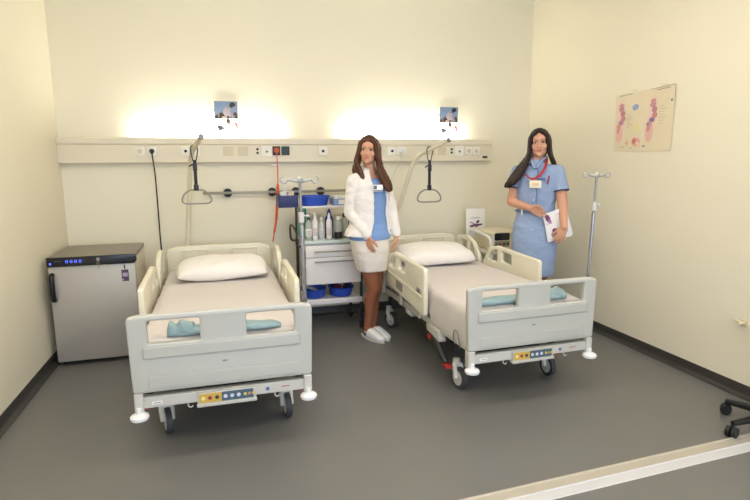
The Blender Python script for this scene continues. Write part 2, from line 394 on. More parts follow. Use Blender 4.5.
poster_shapes = [
    (rct(0, .52, 1, 1), (140, 166, 198)), (ell(.35, .92, .3, .05), (176, 194, 214)), (ell(.72, .9, .2, .05), (170, 188, 210)),
    (ell(.2, .80, .19, .085), (84, 58, 26)), (ell(.1, .76, .12, .08), (66, 44, 20)), (rct(0, .66, .34, .74), (122, 94, 62)),
    (rct(0, .52, 1, .66), (30, 22, 28)), (rct(.14, .56, .2, .76), (176, 146, 100)),
    (ell(.50, .70, .13, .12), (196, 182, 190)), (ell(.50, .82, .05, .045), (206, 166, 142)), (ell(.66, .69, .13, .12), (190, 178, 186)),
    (ell(.82, .69, .15, .14), (160, 148, 172)), (ell(.78, .80, .075, .06), (160, 108, 86)), (ell(.78, .89, .13, .085), (12, 10, 14)),
    (ell(.9, .64, .10, .07), (70, 56, 62)), (ell(.42, .555, .12, .03), (214, 186, 150)), (rct(.62, .525, .8, .56), (150, 140, 150)),
    (ell(.60, .42, .075, .07), (190, 140, 118)), (ell(.565, .45, .07, .07, rot=.5), (50, 30, 26)),
    (ell(.27, .17, .17, .13), (196, 164, 160)), (ell(.24, .245, .15, .075, rot=-.3), (22, 16, 24)), (ell(.32, .16, .06, .06), (204, 176, 180)), (ell(.40, .11, .05, .04), (170, 160, 190)),
    (ell(.94, .28, .05, .10), (190, 96, 80)), (ell(.9, .36, .05, .06), (170, 76, 64))]
for x, z, w, h, lb in ((.083, 1.768, .205, .318, 'portrait photo leaflet on the wall above the bed nearest the fridge'), (2.29, 1.768, .20, .312, 'portrait photo leaflet on the wall above the bed farther from the fridge')):
    o = art('photo_leaflet', w, h, [(p, tuple(int(v*.72) for v in c)) for p, c in poster_shapes], PAPER, warp=lambda u, v: V((0, -.006*v-.01*max(0, v-.8), 0)))
    o.location = (x, -.004, z); tag(o, lb, 'leaflet', 'leaflets above the bedhead duct')
# anatomy chart on the right wall
def chart():
    CH = mat('cream_chart_paper', (230, 216, 184), .7, var=.03, vscale=9)
    P = (236, 200, 180); D = (190, 104, 110); sh = []
    for cx in (.12, .66):
        sh += [(ell(cx, .72, .075, .17), P), (ell(cx, .50, .08, .20), P), (ell(cx-.03, .30, .065, .16), (232, 174, 160))]
        for (a, b, rx, ry, c) in ((0, .80, .045, .035, (202, 120, 118)), (0, .74, .05, .045, (184, 118, 120)), (.03, .66, .045, .05, (176, 100, 112)), (.04, .57, .045, .05, D), (.0, .50, .05, .045, (162, 104, 128)), (-.04, .43, .045, .05, (206, 132, 120)), (-.05, .36, .03, .05, (214, 120, 110))):
            sh.append((ell(cx+a, b, rx, ry), c))
    sh += [(ell(.66, .50, .035, .03), (96, 84, 140)), (ell(.60, .44, .025, .03), (126, 110, 160)), (ell(.37, .74, .055, .05, rot=.6), (124, 144, 184)), (ell(.37, .74, .028, .025), (132, 152, 196)),
           (ell(.40, .40, .05, .06), (226, 214, 130)), (ell(.41, .155, .075, .075), (226, 150, 130)), (ell(.38, .17, .035, .05), (190, 90, 84)), (ell(.44, .13, .03, .03), (240, 200, 180)),
           (rct(.24, .08, .255, .20), (216, 140, 90)), (rct(.21, .13, .29, .145), (216, 140, 90)),
           (rct(.515, .03, .525, .42), (236, 232, 222)), (rct(.08, .97, .32, .98), (120, 106, 90)), (rct(.70, .955, .92, .965), (120, 106, 90)), (rct(.6, .985, .98, .993), (132, 112, 96)),
           (rct(.53, .065, .58, .095), (150, 130, 100)), (rct(.12, .06, .2, .07), (150, 132, 106)), (rct(.3, .05, .36, .06), (150, 132, 106)), (rct(.945, .745, .975, .785), (92, 100, 130))]
    sh = [(p, tuple(int(c+(236-c)*.22) for c in rgb)) for p, rgb in sh]
    for k in range(7): sh += [(rct(.23, .62-.035*k, .23+.05+.03*(k % 3), .626-.035*k), (176, 160, 130)), (rct(.77, .70-.045*k, .77+.06+.03*(k*2 % 3), .706-.045*k), (176, 160, 130))]
    o = art('anatomy_chart', .60, .47, sh, CH, warp=lambda u, v: V((.01*math.sin(u*3)*v, .006*math.sin(u*8+1)*v*v, .03*(-u)*(.3-1.0*v))))
    o.location = (XR-.005, -1.635, 1.61); o.rotation_euler = (0, 0, -PI/2)
    tag(o, 'cream paper chart of pink digestive organs taped to the right wall', 'wall chart')
    TAPE = mat('clear_tape', (236, 226, 200), .25, var=.01)
    for u, v, w in ((-.285, .03, .03), (.27, .03, .06), (.285, .35, .03), (-.1, .478, .05), (.2, .485, .07)):
        bm = BM(); box(bm, (u, -.0022, v), (w, .0008, .018)); finish(bm, 'tape', TAPE, o)
chart()
ds = BM(); prism(ds, rrect(-.02, -.02, .02, .02, .006), [], 'x', -.012, 0, .002)
cyl(ds, (-.01, 0, 0), (-.055, 0, .004), .009, .009); cyl(ds, (-.055, 0, .004), (-.065, 0, .004), .02, .017); cyl(ds, (-.03, 0, 0), (-.03, .05, .012), .008, .006)
single('wall_hook', 'small white plastic hook low on the right wall', 'hook', ds, mat('ivory_plastic', (226, 214, 176), .4), (XR-.0005, -2.66, .492))

# ================================================================== FRIDGE
fr = thing('fridge', 'silver under-counter fridge with black control strip standing in the left corner', 'fridge', (-.968, -.51, 0), .013)
bm = BM(); prism(bm, rrect(-.298, -.24, .298, .298, .006), [], 'z', .028, .812, .004); finish(bm, 'cabinet', FRSIDE, fr)
bm = BM(); prism(bm, rrect(-.30, -.285, .30, .30, .008), [], 'z', .814, .849, .006); finish(bm, 'top_panel', FRIDGET, fr)
bm = BM(); prism(bm, rrect(-.298, -.30, .298, -.242, .008), [], 'z', .036, .778, .005); d = finish(bm, 'door', FRIDGE, fr)
bm = BM(); tube(bm, smooth_path([(-.274, -.298, .718), (-.274, -.325, .708), (-.272, -.336, .68), (-.272, -.338, .60), (-.272, -.336, .56), (-.274, -.325, .535), (-.274, -.298, .525)]), .019, 10); finish(bm, 'handle', BLACKG, d)
bm = BM(); box(bm, (.222, -.3012, .685), (.05, .002, .09)); s = finish(bm, 'sticker', mat('purple_grey_sticker', (86, 72, 92), .6), d); s['label'] = 'small dark purple sticker'
bm = BM(); box(bm, (.222, -.3026, .69), (.036, .001, .03)); box(bm, (.205, -.3026, .652), (.012, .001, .012)); finish(bm, 'sticker_print', mat('pale_violet_ink', (180, 160, 190), .6), s)
bm = BM(); box(bm, (.222, -.302, .752), (.010, .003, .03), .001); finish(bm, 'door_badge', DARK, d)
bm = BM(); prism(bm, rpoly([(-.30, .782), (.298, .782), (.312, .80), (.312, .836), (.298, .85), (-.30, .85)], .004), [], 'y', -.318, -.284, .003); cp = finish(bm, 'control_panel', BLACKG, fr)
LED = mat('blue_display_digits', (96, 116, 255), .5, emit=.9)
def seg7(bm, x, z, w, h, y):
    t = .003
    for a, b, c, e in ((0, h, w, t), (0, h/2, w, t), (0, 0, w, t)): box(bm, (x+a+w/2, y, z+b), (w, .001, t))
    for a in (0, w):
        for b in (0, h/2): box(bm, (x+a, y, z+b+h/4), (t, .001, h/2))
bm = BM()
for k in range(4): seg7(bm, -.172+.030*k, .808, .014, .018, -.3186)
finish(bm, 'display_digits', LED, cp)
bm = BM(); box(bm, (-.275, -.3186, .805), (.014, .001, .014)); finish(bm, 'indicator_light', LED, cp)
bm = BM()
for k in range(6): box(bm, (-.245+.009*k, -.3184, .822), (.005, .001, .006))
finish(bm, 'panel_print', mat('dim_print', (96, 100, 140), .6), cp)
bm = BM(); cyl(bm, (-.055, -.3175, .815), (-.055, -.3195, .815), .012); finish(bm, 'button', DARK, cp)
bm = BM(); cyl(bm, (.048, -.317, .825), (.048, -.326, .825), .014); lk = finish(bm, 'lock', CHROME, cp)
bm = BM(); box(bm, (.048, -.336, .822), (.004, .022, .016)); tube(bm, smooth_path([(.048, -.343, .815), (.056, -.343, .80), (.048, -.343, .785), (.040, -.343, .80)], 5, True), .002, 6, True); box(bm, (.05, -.343, .77), (.006, .002, .035)); finish(bm, 'key', STEEL, lk)
for x in (-.26, .26):
    for y in (-.22, .26): bm = BM(); cyl(bm, (x, y, 0), (x, y, .03), .018); finish(bm, 'foot', BLACK, fr)

# ================================================================== BEDS
def side_rail(root, s, half):
    """half 'foot': y .56-1.47 ; 'head': y 1.51-2.03 ; s = side sign"""
    x0, x1 = (.458*s, .496*s)
    if half == 'foot':
        out = rpoly([(.61, .42), (1.42, .50), (1.50, .56), (1.47, .64), (1.37, .77), (1.24, .803), (.61, .780)], [.03, .06, .04, .08, .10, .10, .035])
        holes = [rpoly([(1.00, .665), (1.16, .675), (1.16, .768), (1.00, .758)], .018), rpoly([(1.225, .66), (1.40, .655), (1.335, .735), (1.27, .762), (1.225, .768)], [.02, .025, .04, .03, .02])]
    else:
        out = rpoly([(1.53, .52), (2.0, .50), (2.02, .80), (1.80, .825), (1.67, .78), (1.555, .65)], [.04, .03, .05, .1, .10, .06])
        holes = [rpoly([(1.64, .65), (1.74, .65), (1.74, .768), (1.69, .752)], [.02, .015, .02, .02]), rpoly([(1.80, .65), (1.92, .65), (1.92, .768), (1.80, .775)], .018)]
    bm = BM(); prism(bm, out, holes, 'x', x0, x1, .011, 3); r = finish(bm, 'side_rail', RAILP, root, 50)
    if half == 'foot':
        bm = BM(); prism(bm, rpoly([(.65, .545), (1.42, .60), (1.42, .625), (.65, .57)], .008), [], 'x', .486*s, .503*s, .004); finish(bm, 'rail_rib', RAILP, r)
        bm = BM(); prism(bm, rpoly([(1.05, .505), (1.19, .515), (1.19, .60), (1.05, .59)], .006), [], 'x', .489*s, .500*s, .002); q = finish(bm, 'control_pad', mat('grey_keypad', (138, 134, 122), .5), r)
        bm = BM()
        for i in range(3):
            for j in range(3): box(bm, (.5005*s, 1.075+.045*i, .53+.025*j), (.002, .02, .012))
        finish(bm, 'key_print', mat('pale_key', (186, 180, 164), .5), q)
        bm = BM(); prism(bm, rpoly([(.66, .585), (.73, .59), (.73, .62), (.66, .615)], .005), [], 'x', .489*s, .506*s, .002); finish(bm, 'release_catch', GREYM, r)
    for y in ((.80, 1.2) if half == 'foot' else (1.65, 1.88)):
        bm = BM(); prism(bm, rrect(y-.03, .36, y+.03, .56, .01), [], 'x', .443*s, .460*s, .004); finish(bm, 'rail_arm', BEDM, root)
def caster(bm_t, bm_f, x, y, ang, zt=.20):
    R = Matrix.Rotation(ang, 3, 'Z'); off = R @ V((0, -.035, 0)); c = V((x, y, .075))+off; ax = R @ V((1, 0, 0))
    cyl(bm_t, c-ax*.016, c+ax*.016, .075, n=28)
    cyl(bm_f, c-ax*.0175, c+ax*.0175, .052, n=24)
    for s in (-1, 1): tube(bm_f, [c+ax*.024*s, V((x, y, .155))+ax*.024*s+off*.3, V((x, y, .17))+ax*.01*s], [.017, .02, .018], 8)
    cyl(bm_f, (x, y, .15), (x, y, zt), .026)
def make_bed(loc, rz, label, cast, sheet_drop):
    b = thing('hospital_bed', label, 'hospital bed', loc, rz, 'two electric hospital beds')
    # footboard with two windows and pressed ledges
    foot = rpoly([(-.462, .372), (.462, .372), (.471, .775), (.40, .785), (-.40, .785), (-.471, .775)], [.02, .02, .03, .3, .3, .03])
    wl = rrect(-.372, .632, -.118, .752, .014); wr = rrect(.118, .632, .372, .752, .014)
    bm = BM(); prism(bm, foot, [wl, wr], 'y', -.022, .022, .012, 3); fb = finish(bm, 'footboard', BEDP, b, 50)
    bm = BM()
    prism(bm, rrect(-.40, .555, .40, .622, .012), [], 'y', -.031, -.02, .009, 3)
    prism(bm, rrect(-.385, .39, .385, .458, .012), [], 'y', -.0245, -.02, .004, 3)
    finish(bm, 'footboard_ledge', BEDP, fb, 60)
    bm = BM(); prism(bm, ell(-.0, .507, .015, .0055), [], 'y', -.0245, -.021, .001); q = finish(bm, 'maker_mark', mat('grey_embossed_mark', (150, 152, 150), .5), fb); q['label'] = 'small grey oval emblem'
    # chassis cross bar
    bm = BM(); prism(bm, rrect(-.43, .286, .43, .345, .006), [], 'y', -.012, .035, .004)
    for s in (-1, 1): prism(bm, rrect(s*.437-.022, .262, s*.437+.022, .372, .006), [], 'y', -.024, .03, .005)
    fbar = finish(bm, 'foot_bar', BEDM, b, 50)
    bm = BM(); prism(bm, rrect(-.155, .266, .155, .284, .005), [], 'y', -.04, .0, .003); box(bm, (0, -.02, .31), (.30, .02, .062), .003); cp = finish(bm, 'control_panel', BEDP, b)
    bm = BM(); box(bm, (-.085, -.031, .311), (.115, .003, .05)); q = finish(bm, 'yellow_pad', mat('amber_membrane', (208, 172, 80), .5), cp); q['label'] = 'amber yellow button field'
    bm = BM(); box(bm, (.055, -.031, .311), (.165, .003, .05)); q2 = finish(bm, 'blue_pad', mat('slate_blue_membrane', (76, 98, 112), .5), cp); q2['label'] = 'slate blue button field'
    def btn(par, x, rgb, z=.311, r=.0105):
        bm = BM(); cyl(bm, (x, -.032, z), (x, -.0345, z), r, n=16); finish(bm, 'button', mat('button_%d_%d_%d' % rgb, rgb, .45), par)
    btn(q, -.122, (244, 226, 150)); btn(q, -.088, (160, 60, 48)); btn(q, -.052, (62, 60, 56))
    for i in range(3): btn(q2, -.008+.034*i, (222, 220, 232))
    for i, c in enumerate(((214, 196, 110), (196, 150, 96), (216, 190, 120))): btn(q2, .094-.0+.022*i, c, .311, .0085)
    bm = BM(); cyl(bm, (.215, -.0125, .315), (.215, -.0145, .315), .011, n=16); q = finish(bm, 'round_emblem', mat('blue_emblem', (96, 112, 160), .5), fbar)
    bm = BM(); box(bm, (.312, -.013, .318), (.045, .002, .006)); finish(bm, 'red_lettering', mat('dull_red_ink', (196, 120, 124), .5), fbar)
    bm = BM(); box(bm, (-.35, -.013, .312), (.05, .002, .016)); q = finish(bm, 'rating_label', PAPER, fbar)
    bm = BM(); box(bm, (-.35, -.0145, .312), (.036, .001, .004)); finish(bm, 'label_print', GREYM, q)
    for s in (-1, 1):
        bm = BM(); lathe(bm, [(.03, .236), (.043, .241), (.047, .25), (.045, .26), (.034, .268), (.014, .272), (.012, .30)], (s*.437, -.03, 0), 24); finish(bm, 'bumper_wheel', WHITEP, b)
    for x in (-.20, .255):
        bm = BM(); tube(bm, smooth_path([(x, 0, .288), (x, 0, .268), (x+.012, 0, .258), (x+.024, 0, .265)], 4), .004, 6); finish(bm, 'bag_hook', BEDM, b)
    # headboard
    hb = rpoly([(-.45, .40), (.45, .40), (.45, .79), (.36, .815), (-.36, .815), (-.45, .79)], [.02, .02, .05, .2, .2, .05])
    bm = BM(); prism(bm, hb, [], 'y', 2.045, 2.085, .012, 3); h = finish(bm, 'headboard', RAILP, b, 50)
    bm = BM()
    for x0, x1 in ((-.33, -.10), (.10, .33)): prism(bm, rrect(x0, .66, x1, .785, .01), [rrect(x0+.014, .674, x1-.014, .771, .006)], 'y', 2.036, 2.05, .004)
    prism(bm, rrect(-.42, .60, .42, .635, .008), [], 'y', 2.033, 2.05, .006); finish(bm, 'headboard_moulding', RAILP, h, 50)
    bm = BM(); prism(bm, rrect(-.43, .28, .43, .34, .006), [], 'y', 2.03, 2.08, .004)
    for s in (-1, 1): cyl(bm, (s*.40, 2.06, .30), (s*.40, 2.06, .42), .025); lathe(bm, [(.03, .236), (.045, .243), (.047, .25), (.034, .268), (.012, .30)], (s*.437, 2.10, 0), 20)
    finish(bm, 'head_bar', BEDM, b)
    bm = BM(); tube(bm, [(.455, 2.05, .70), (.475, 2.05, .70)], .016, 10); ball(bm, (.487, 2.05, .70), .022); finish(bm, 'headboard_knob', WHITEP, b)
    for s in (-1, 1):
        for half in ('foot', 'head'): side_rail(b, s, half)
        bm = BM(); box(bm, (s*.415, 1.05, .375), (.035, 2.02, .05), .006); finish(bm, 'side_frame', BEDM, b)
    # under carriage
    bm = BM(); box(bm, (0, 1.05, .41), (.80, 1.96, .03), .005); finish(bm, 'mattress_deck', GREYM, b)
    bm = BM(); box(bm, (0, 1.05, .25), (.44, 1.7, .10), .01); box(bm, (0, .40, .25), (.74, .10, .07), .01); box(bm, (0, 1.72, .25), (.74, .10, .07), .01)
    for y0, y1 in ((.55, .85), (1.25, 1.55)):
        for s in (-1, 1): cyl(bm, (s*.2, y0, .27), (s*.2, y1, .40), .022)
    finish(bm, 'chassis', DARK, b)
    bm = BM(); box(bm, (-.33, 1.38, .33), (.10, .16, .07), .008); finish(bm, 'drive_box', BEDM, b); bm = BM(); box(bm, (-.36, 1.16, .315), (.07, .12, .08), .008); q = finish(bm, 'drive_box', BEDM, b)
    for k in range(3): bm = BM(); box(bm, (-.397, 1.11+.05*k, .315), (.004, .02, .06)); finish(bm, 'drive_rib', WHITEP, q)
    for (x, y, a) in cast:
        t, f = BM(), BM(); caster(t, f, x, y, a); w = finish(t, 'caster_wheel', TYRE, b); finish(f, 'caster_fork', BEDM, w)
    # brake pedal by the foot corners
    for s in (-1, 1):
        bm = BM(); prism(bm, rpoly([(.42, .28), (.66, .31), (.68, .36), (.46, .36)], .02), [], 'x', s*.395, s*.45, .008); finish(bm, 'pedal_cover', BEDM, b)
        bm = BM(); tube(bm, smooth_path([(s*.43, .60, .30), (s*.435, .50, .27), (s*.44, .41, .21), (s*.44, .335, .165)]), .024, 8); pl = finish(bm, 'brake_lever', DARK, b)
        bm = BM(); box(bm, (s*.44, .32, .158), (.05, .07, .026), .006); p2 = finish(bm, 'pedal_pad', RED, pl); p2['label'] = 'red pedal pad'; bm = BM(); box(bm, (s*.438, .61, .275), (.035, .05, .04), .008); p2 = finish(bm, 'pedal_knob', RED, pl); p2['label'] = 'red pedal knob'
    # wire holder at the foot end
    bm = BM(); tube(bm, smooth_path([(-.440, .13, .35), (-.452, .13, .40), (-.455, .15, .45), (-.455, .19, .45), (-.452, .21, .40), (-.440, .21, .35)]), .0035, 6); finish(bm, 'drainage_hook', GREYM, b)
    return b
def mattress(loc, rz, label, seed, side_drop):
    bm = BM(); nx, ny = 48, 96; x0, x1, y0, y1, zt, zb = -.42, .42, .045, 2.01, .628, .428
    def prof(u):   # across: -1..1 -> x,z with rounded edge and hanging side
        pass
    cols = []
    S = [(-.435, zb-.0), (-.44, zb+.04), (-.44, .50), (-.438, .56), (-.432, .595), (-.42, .618), (-.40, .628)]
    S = S+[(-.40+.80*i/22, .628) for i in range(1, 22)]+[(-x, z) for x, z in S[::-1]]
    for j in range(ny+1):
        y = y0+(y1-y0)*j/ny; row = []
        for i, (x, z) in enumerate(S):
            top = z > .62; p = V((x*3+seed, y*3, z*4))
            w = noise.noise(V((x*2.4+seed, y*5.5, seed)))*.006+noise.noise(V((x*9+seed, y*7+x*6, 3)))*.0028
            xx, zz = x, z
            if top: zz += w
            else: xx += math.copysign(1, x)*(noise.noise(V((y*11+seed, z*7, 2)))*.008)
            if not top and z < .5 and side_drop and y < .62 and x < 0: zz -= side_drop*(1 if z < .45 else .4)*(.6+.4*noise.noise(V((y*6, seed, 1)))); xx -= .006
            e = min(y-y0, y1-y); 
            if e < .03: zz = zz-(.03-e)*.6*max(0, (z-zb)/.2)
            row.append(bm.verts.new((xx, y, zz)))
        cols.append(row)
    n = len(S)
    for a, b in zip(cols, cols[1:]):
        for i in range(n-1): bm.faces.new((a[i], a[i+1], b[i+1], b[i]))
        bm.faces.new((a[n-1], a[0], b[0], b[n-1]))
    bm.faces.new(cols[0]); bm.faces.new(cols[-1][::-1])
    o = finish(bm, 'mattress', SHEET, None, 80); o.location = loc; o.rotation_euler = (0, 0, rz)
    return tag(o, label, 'mattress', 'sheeted mattresses on the beds')
def pillow(loc, rz, w, d, h, label, seed, tilt=0):
    bm = BM(); N = 44; M = 30; g = {}
    for s in (1, -1):
        for i in range(N+1):
            for j in range(M+1):
                u = -1+2*i/N; v = -1+2*j/M
                e = (max(0, 1-abs(u)**2.6)*max(0, 1-abs(v)**2.6))**.42
                x = u*w/2*(1-.07*v*v*(1-abs(u)*.3)); y = v*d/2*(1-.09*u*u)
                z = (e*h/2)*(1.25 if s > 0 else .75)*s
                z += noise.noise(V((u*1.6+seed, v*1.6, s)))*.016*e+noise.noise(V((u*5+seed, v*4+u*2, s*3)))*.006*e
                if e == 0: z = 0.012*noise.noise(V((u*3+seed, v*3, 0)))
                k = (i, j, 0 if e == 0 else s)
                if k not in g: g[k] = bm.verts.new((x, y, z))
        for i in range(N):
            for j in range(M):
                ks = []
                for a, b in ((i, j), (i+1, j), (i+1, j+1), (i, j+1)): ks.append(g.get((a, b, s)) or g.get((a, b, 0)))
                try: bm.faces.new(ks)
                except ValueError: pass
    bm.verts.ensure_lookup_table()
    bmesh.ops.rotate(bm, cent=(0, 0, 0), matrix=Matrix.Rotation(tilt, 3, 'X'), verts=bm.verts)
    mz = min(v.co.z for v in bm.verts)
    for v in bm.verts: v.co.z = max(v.co.z-mz, .0)
    o = finish(bm, 'pillow', PILLOW, None, 80); o.location = loc; o.rotation_euler = (0, 0, rz)
    return tag(o, label, 'pillow', 'pillows on the two beds')
def towel(loc, rz, label, segs):
    bm = BM()
    for (x0, x1, hgt, dep, seed) in segs:
        n = 30; rings = []
        for i in range(n+1):
            t = i/n; x = x0+(x1-x0)*t; e = min(1, min(t, 1-t)*7+.15)**.5
            rh = hgt*(.75+.35*noise.noise(V((t*4+seed, 0, 0))))*e; rd = dep*(.9+.25*noise.noise(V((t*3+seed, 4, 0))))*e
            ring = []
            for k in range(20):
                a = 2*PI*k/20; wv = 1+.18*noise.noise(V((x*25, math.cos(a)*2+seed, math.sin(a)*2)))
                ring.append(bm.verts.new((x, math.cos(a)*rd*wv, max(0, rh*.5+math.sin(a)*rh*.62*wv))))
            rings.append(ring)
        for a, b in zip(rings, rings[1:]):
            for k in range(20): bm.faces.new((a[k], a[(k+1) % 20], b[(k+1) % 20], b[k]))
        bm.faces.new(rings[0][::-1]); bm.faces.new(rings[-1])
    o = finish(bm, 'folded_blanket', TEAL, None, 80); o.location = loc; o.rotation_euler = (0, 0, rz)
    return tag(o, label, 'blanket', 'folded teal blankets at the bed feet')
def iv_pole(loc, rz, label, lean):
    p = thing('drip_stand', label, 'drip stand', loc, rz, 'drip stands in the bed foot corners')
    top = V((lean, .0, 1.445)); base = V((0, 0, .30)); P = lambda z: base.lerp(top, (z-.3)/(1.445-.3))
    bm = BM(); cyl(bm, base, P(1.20), .0115); cyl(bm, base, P(.70), .014); finish(bm, 'outer_tube', CHROME, p)
    bm = BM(); cyl(bm, P(1.2), P(1.44), .008); finish(bm, 'inner_tube', GREYM, p)
    bm = BM(); cyl(bm, P(1.215), P(1.27), .015, n=16); q = P(1.25); cyl(bm, q, q+V((.03, 0, 0)), .005); ball(bm, q+V((.036, 0, 0)), .010); finish(bm, 'height_clamp', mat('light_grey_plastic', (206, 204, 196), .45), p)
    bm = BM(); c = P(1.445)
    ball(bm, c, (.022, .016, .02)); tube(bm, [c+V((-.065, 0, .004)), c+V((-.03, 0, -.004)), c+V((0, 0, -.006)), c+V((.03, 0, -.004)), c+V((.065, 0, .004))], [.007, .009, .013, .009, .007], 10)
    for s in (-1, 1):
        tube(bm, smooth_path([c+V((s*.06, 0, .003)), c+V((s*.072, 0, -.012)), c+V((s*.09, 0, -.015)), c+V((s*.103, 0, -.002)), c+V((s*.10, 0, .015)), c+V((s*.085, 0, .020))], 5), .005, 8)
    for s in (-1, 1):
        tube(bm, smooth_path([c+V((0, s*.02, -.003)), c+V((0, s*.05, -.006)), c+V((0, s*.07, .002)), c+V((0, s*.072, .016))], 5), .005, 8)
    finish(bm, 'bag_hooks', mat('pale_grey_metal', (188, 186, 178), .4, .4), p)
    return p
def lifting_pole(label, base, bend, end, t, gz):
    base, bend, end = V(base), V(bend), V(end)
    p = thing('lifting_pole', label, 'lifting pole', (base.x, base.y, .30), 0, 'lifting poles at the bed heads'); o = V((base.x, base.y, .30))
    foot = base+(base-bend)*((base.z-.30)/(bend.z-base.z)) if False else V((base.x, base.y, .31))
    b0 = bend+(base-bend).normalized()*.13; b1 = bend+(end-bend).normalized()*.12
    path = [foot-o, base-o, b0-o]+[((b0*(1-s)**2+bend*2*s*(1-s)+b1*s*s)-o) for s in [k/8 for k in range(1, 9)]]+[end-o]
    bm = BM(); tube(bm, path, .020, 14); finish(bm, 'pole', mat('beige_coated_tube', (222, 212, 184), .4), p)
    d = (end-bend).normalized(); bm = BM(); cyl(bm, end-o-d*.005, end-o+d*.014, .022); finish(bm, 'end_cap', mat('grey_end_cap', (130, 130, 130), .5), p)
    a = bend.lerp(end, t)-o; rt = V((a.x, a.y, gz-.30))
    x = V((1, 0, 0))
    bm = BM(); tube(bm, smooth_path([a+V((-.014, .0, -.10)), a+V((-.026, 0, -.03)), a+V((-.025, 0, .008)), a+V((0, 0, .026)), a+V((.025, 0, .008)), a+V((.026, 0, -.03)), a+V((.012, 0, -.10))]), .0045, 8)
    box(bm, (a+rt)/2+V((0, 0, -.045)), (.026, .006, a.z-rt.z-.10)); st = finish(bm, 'strap', BLACK, p)
    bm = BM(); m = a*.45+rt*.55; box(bm, m+V((0, -.004, .03)), (.034, .016, .06), .004); box(bm, m+V((-.03, -.004, .045)), (.04, .008, .012), .003, Matrix.Rotation(-.5, 3, 'Y')); box(bm, rt+V((0, 0, .012)), (.04, .018, .05), .006); finish(bm, 'buckle', BLACKG, st)
    ring = smooth_path([rt+V(q) for q in ((0, 0, -.008), (.05, 0, -.010), (.098, 0, -.045), (.115, 0, -.095), (.085, 0, -.118), (0, 0, -.12), (-.085, 0, -.118), (-.115, 0, -.095), (-.098, 0, -.045), (-.05, 0, -.010))], 5, True)
    bm = BM(); tube(bm, ring, .0075, 10, True); finish(bm, 'grip', mat('grey_grip', (150, 146, 132), .5), p)
    return p
B1 = (-.024, -2.375, 0); A1 = .005; B2 = (1.878, -2.311, 0); A2 = .028
def bw(B, A, x, y, z): c, s = math.cos(A), math.sin(A); return (B[0]+c*x-s*y, B[1]+s*x+c*y, z)
make_bed(B1, A1, 'cream hospital bed next to the grey fridge, seen from its foot end', [(-.345, .30, .25), (.345, .30, .1), (-.345, 1.74, .3), (.345, 1.74, -.2)], 0)
make_bed(B2, A2, 'cream hospital bed standing beside the woman in the blue dress', [(-.37, .32, .15), (.345, .32, .0), (-.37, 1.74, .4), (.345, 1.74, -.2)], .05)
mattress(B1, A1, 'white sheeted mattress on the bed next to the grey fridge', 1.3, 0)
mattress(B2, A2, 'white sheeted mattress on the bed beside the woman in blue', 4.7, .05)
pillow(bw(B1, A1, .015, 1.57, .628), A1+.02, .70, .44, .150, 'white pillow on the bed next to the grey fridge', 2.2, .10)
pillow(bw(B2, A2, .0, 1.56, .628), A2-.08, .69, .46, .155, 'white pillow on the bed beside the woman in blue', 5.1, .12)
towel(bw(B1, A1, 0, .10, .630), A1, 'teal blanket folded at the foot of the bed next to the fridge', [(-.28, .31, .058, .05, 1.2), (-.29, -.14, .090, .045, 3.3)])
towel(bw(B2, A2, 0, .10, .630), A2, 'teal blanket folded at the foot of the bed beside the woman in blue', [(-.37, .31, .058, .05, 6.2), (.10, .32, .078, .05, 8.8)])
iv_pole(bw(B1, A1, .455, .075, 0), A1, 'drip stand in the foot corner of the bed next to the fridge', -.018)
iv_pole(bw(B2, A2, .462, .075, 0), A2, 'drip stand in the foot corner of the bed beside the right wall', .033)
lifting_pole('lifting pole with hanging grip over the head of the bed next to the fridge', (-.308, -.255, .814), (-.228, -.40, 1.617), (-.125, -.85, 1.731), .33, 1.322)
lifting_pole('lifting pole with hanging grip right of the woman in the white jacket', (1.60, -.185, .79), (1.755, -.45, 1.575), (1.965, -.75, 1.722), .46, 1.285)

# ================================================================== TROLLEY
TWHITE = mat('white_laminate', (232, 226, 220), .4, var=.01); TGLASS = mat('pale_glass_worktop', (200, 212, 204), .2, var=.02)
tx0, tx1, ty0, ty1 = .665, 1.205, -.60, -.14
tr = thing('trolley', 'white drawer trolley with dark legs between the beds behind the woman in white', 'trolley', ((tx0+tx1)/2, (ty0+ty1)/2, 0))
hw = (tx1-tx0)/2; hd = (ty1-ty0)/2
for sx in (-1, 1):
    for sy in (-1, 1):
        bm = BM(); box(bm, (sx*(hw-.012), sy*(hd-.012), .42 if sy < 0 else .62), (.024, .024, .68 if sy < 0 else 1.08), .003); leg = finish(bm, 'leg', DARK, tr)
        bm = BM(); x = sx*(hw-.012); y = sy*(hd-.012); cyl(bm, (x-.012, y, .045), (x+.012, y, .045), .045, n=20); c = finish(bm, 'caster', BLACK, tr)
        bm = BM(); cyl(bm, (x, y, .06), (x, y, .09), .014); box(bm, (x-.017, y, .06), (.005, .03, .05)); box(bm, (x+.017, y, .06), (.005, .03, .05)); box(bm, (x, y, .092), (.04, .03, .008)); finish(bm, 'caster_fork', CHROME, c)
bm = BM(); box(bm, (0, 0, .64), (2*hw-.052, 2*hd-.03, .35), .003); finish(bm, 'drawer_body', TWHITE, tr)
for z0, z1, zh in ((.705, .81, .755), (.458, .698, .665)):
    bm = BM(); prism(bm, rrect(-hw+.022, z0, hw-.022, z1, .003), [], 'y', -hd-.012, -hd+.014, .003); dr = finish(bm, 'drawer', TWHITE, tr)
    bm = BM(); cyl(bm, (-.175, -hd-.04, zh), (.175, -hd-.04, zh), .0065, n=10)
    for s in (-.15, .15): cyl(bm, (s, -hd-.04, zh), (s, -hd-.01, zh), .005, n=8)
    finish(bm, 'handle', STEEL, dr)
bm = BM(); prism(bm, rrect(-hw+.005, -hd-.012, hw-.005, hd, .008), [], 'z', .822, .85, .003); finish(bm, 'worktop', TGLASS, tr)
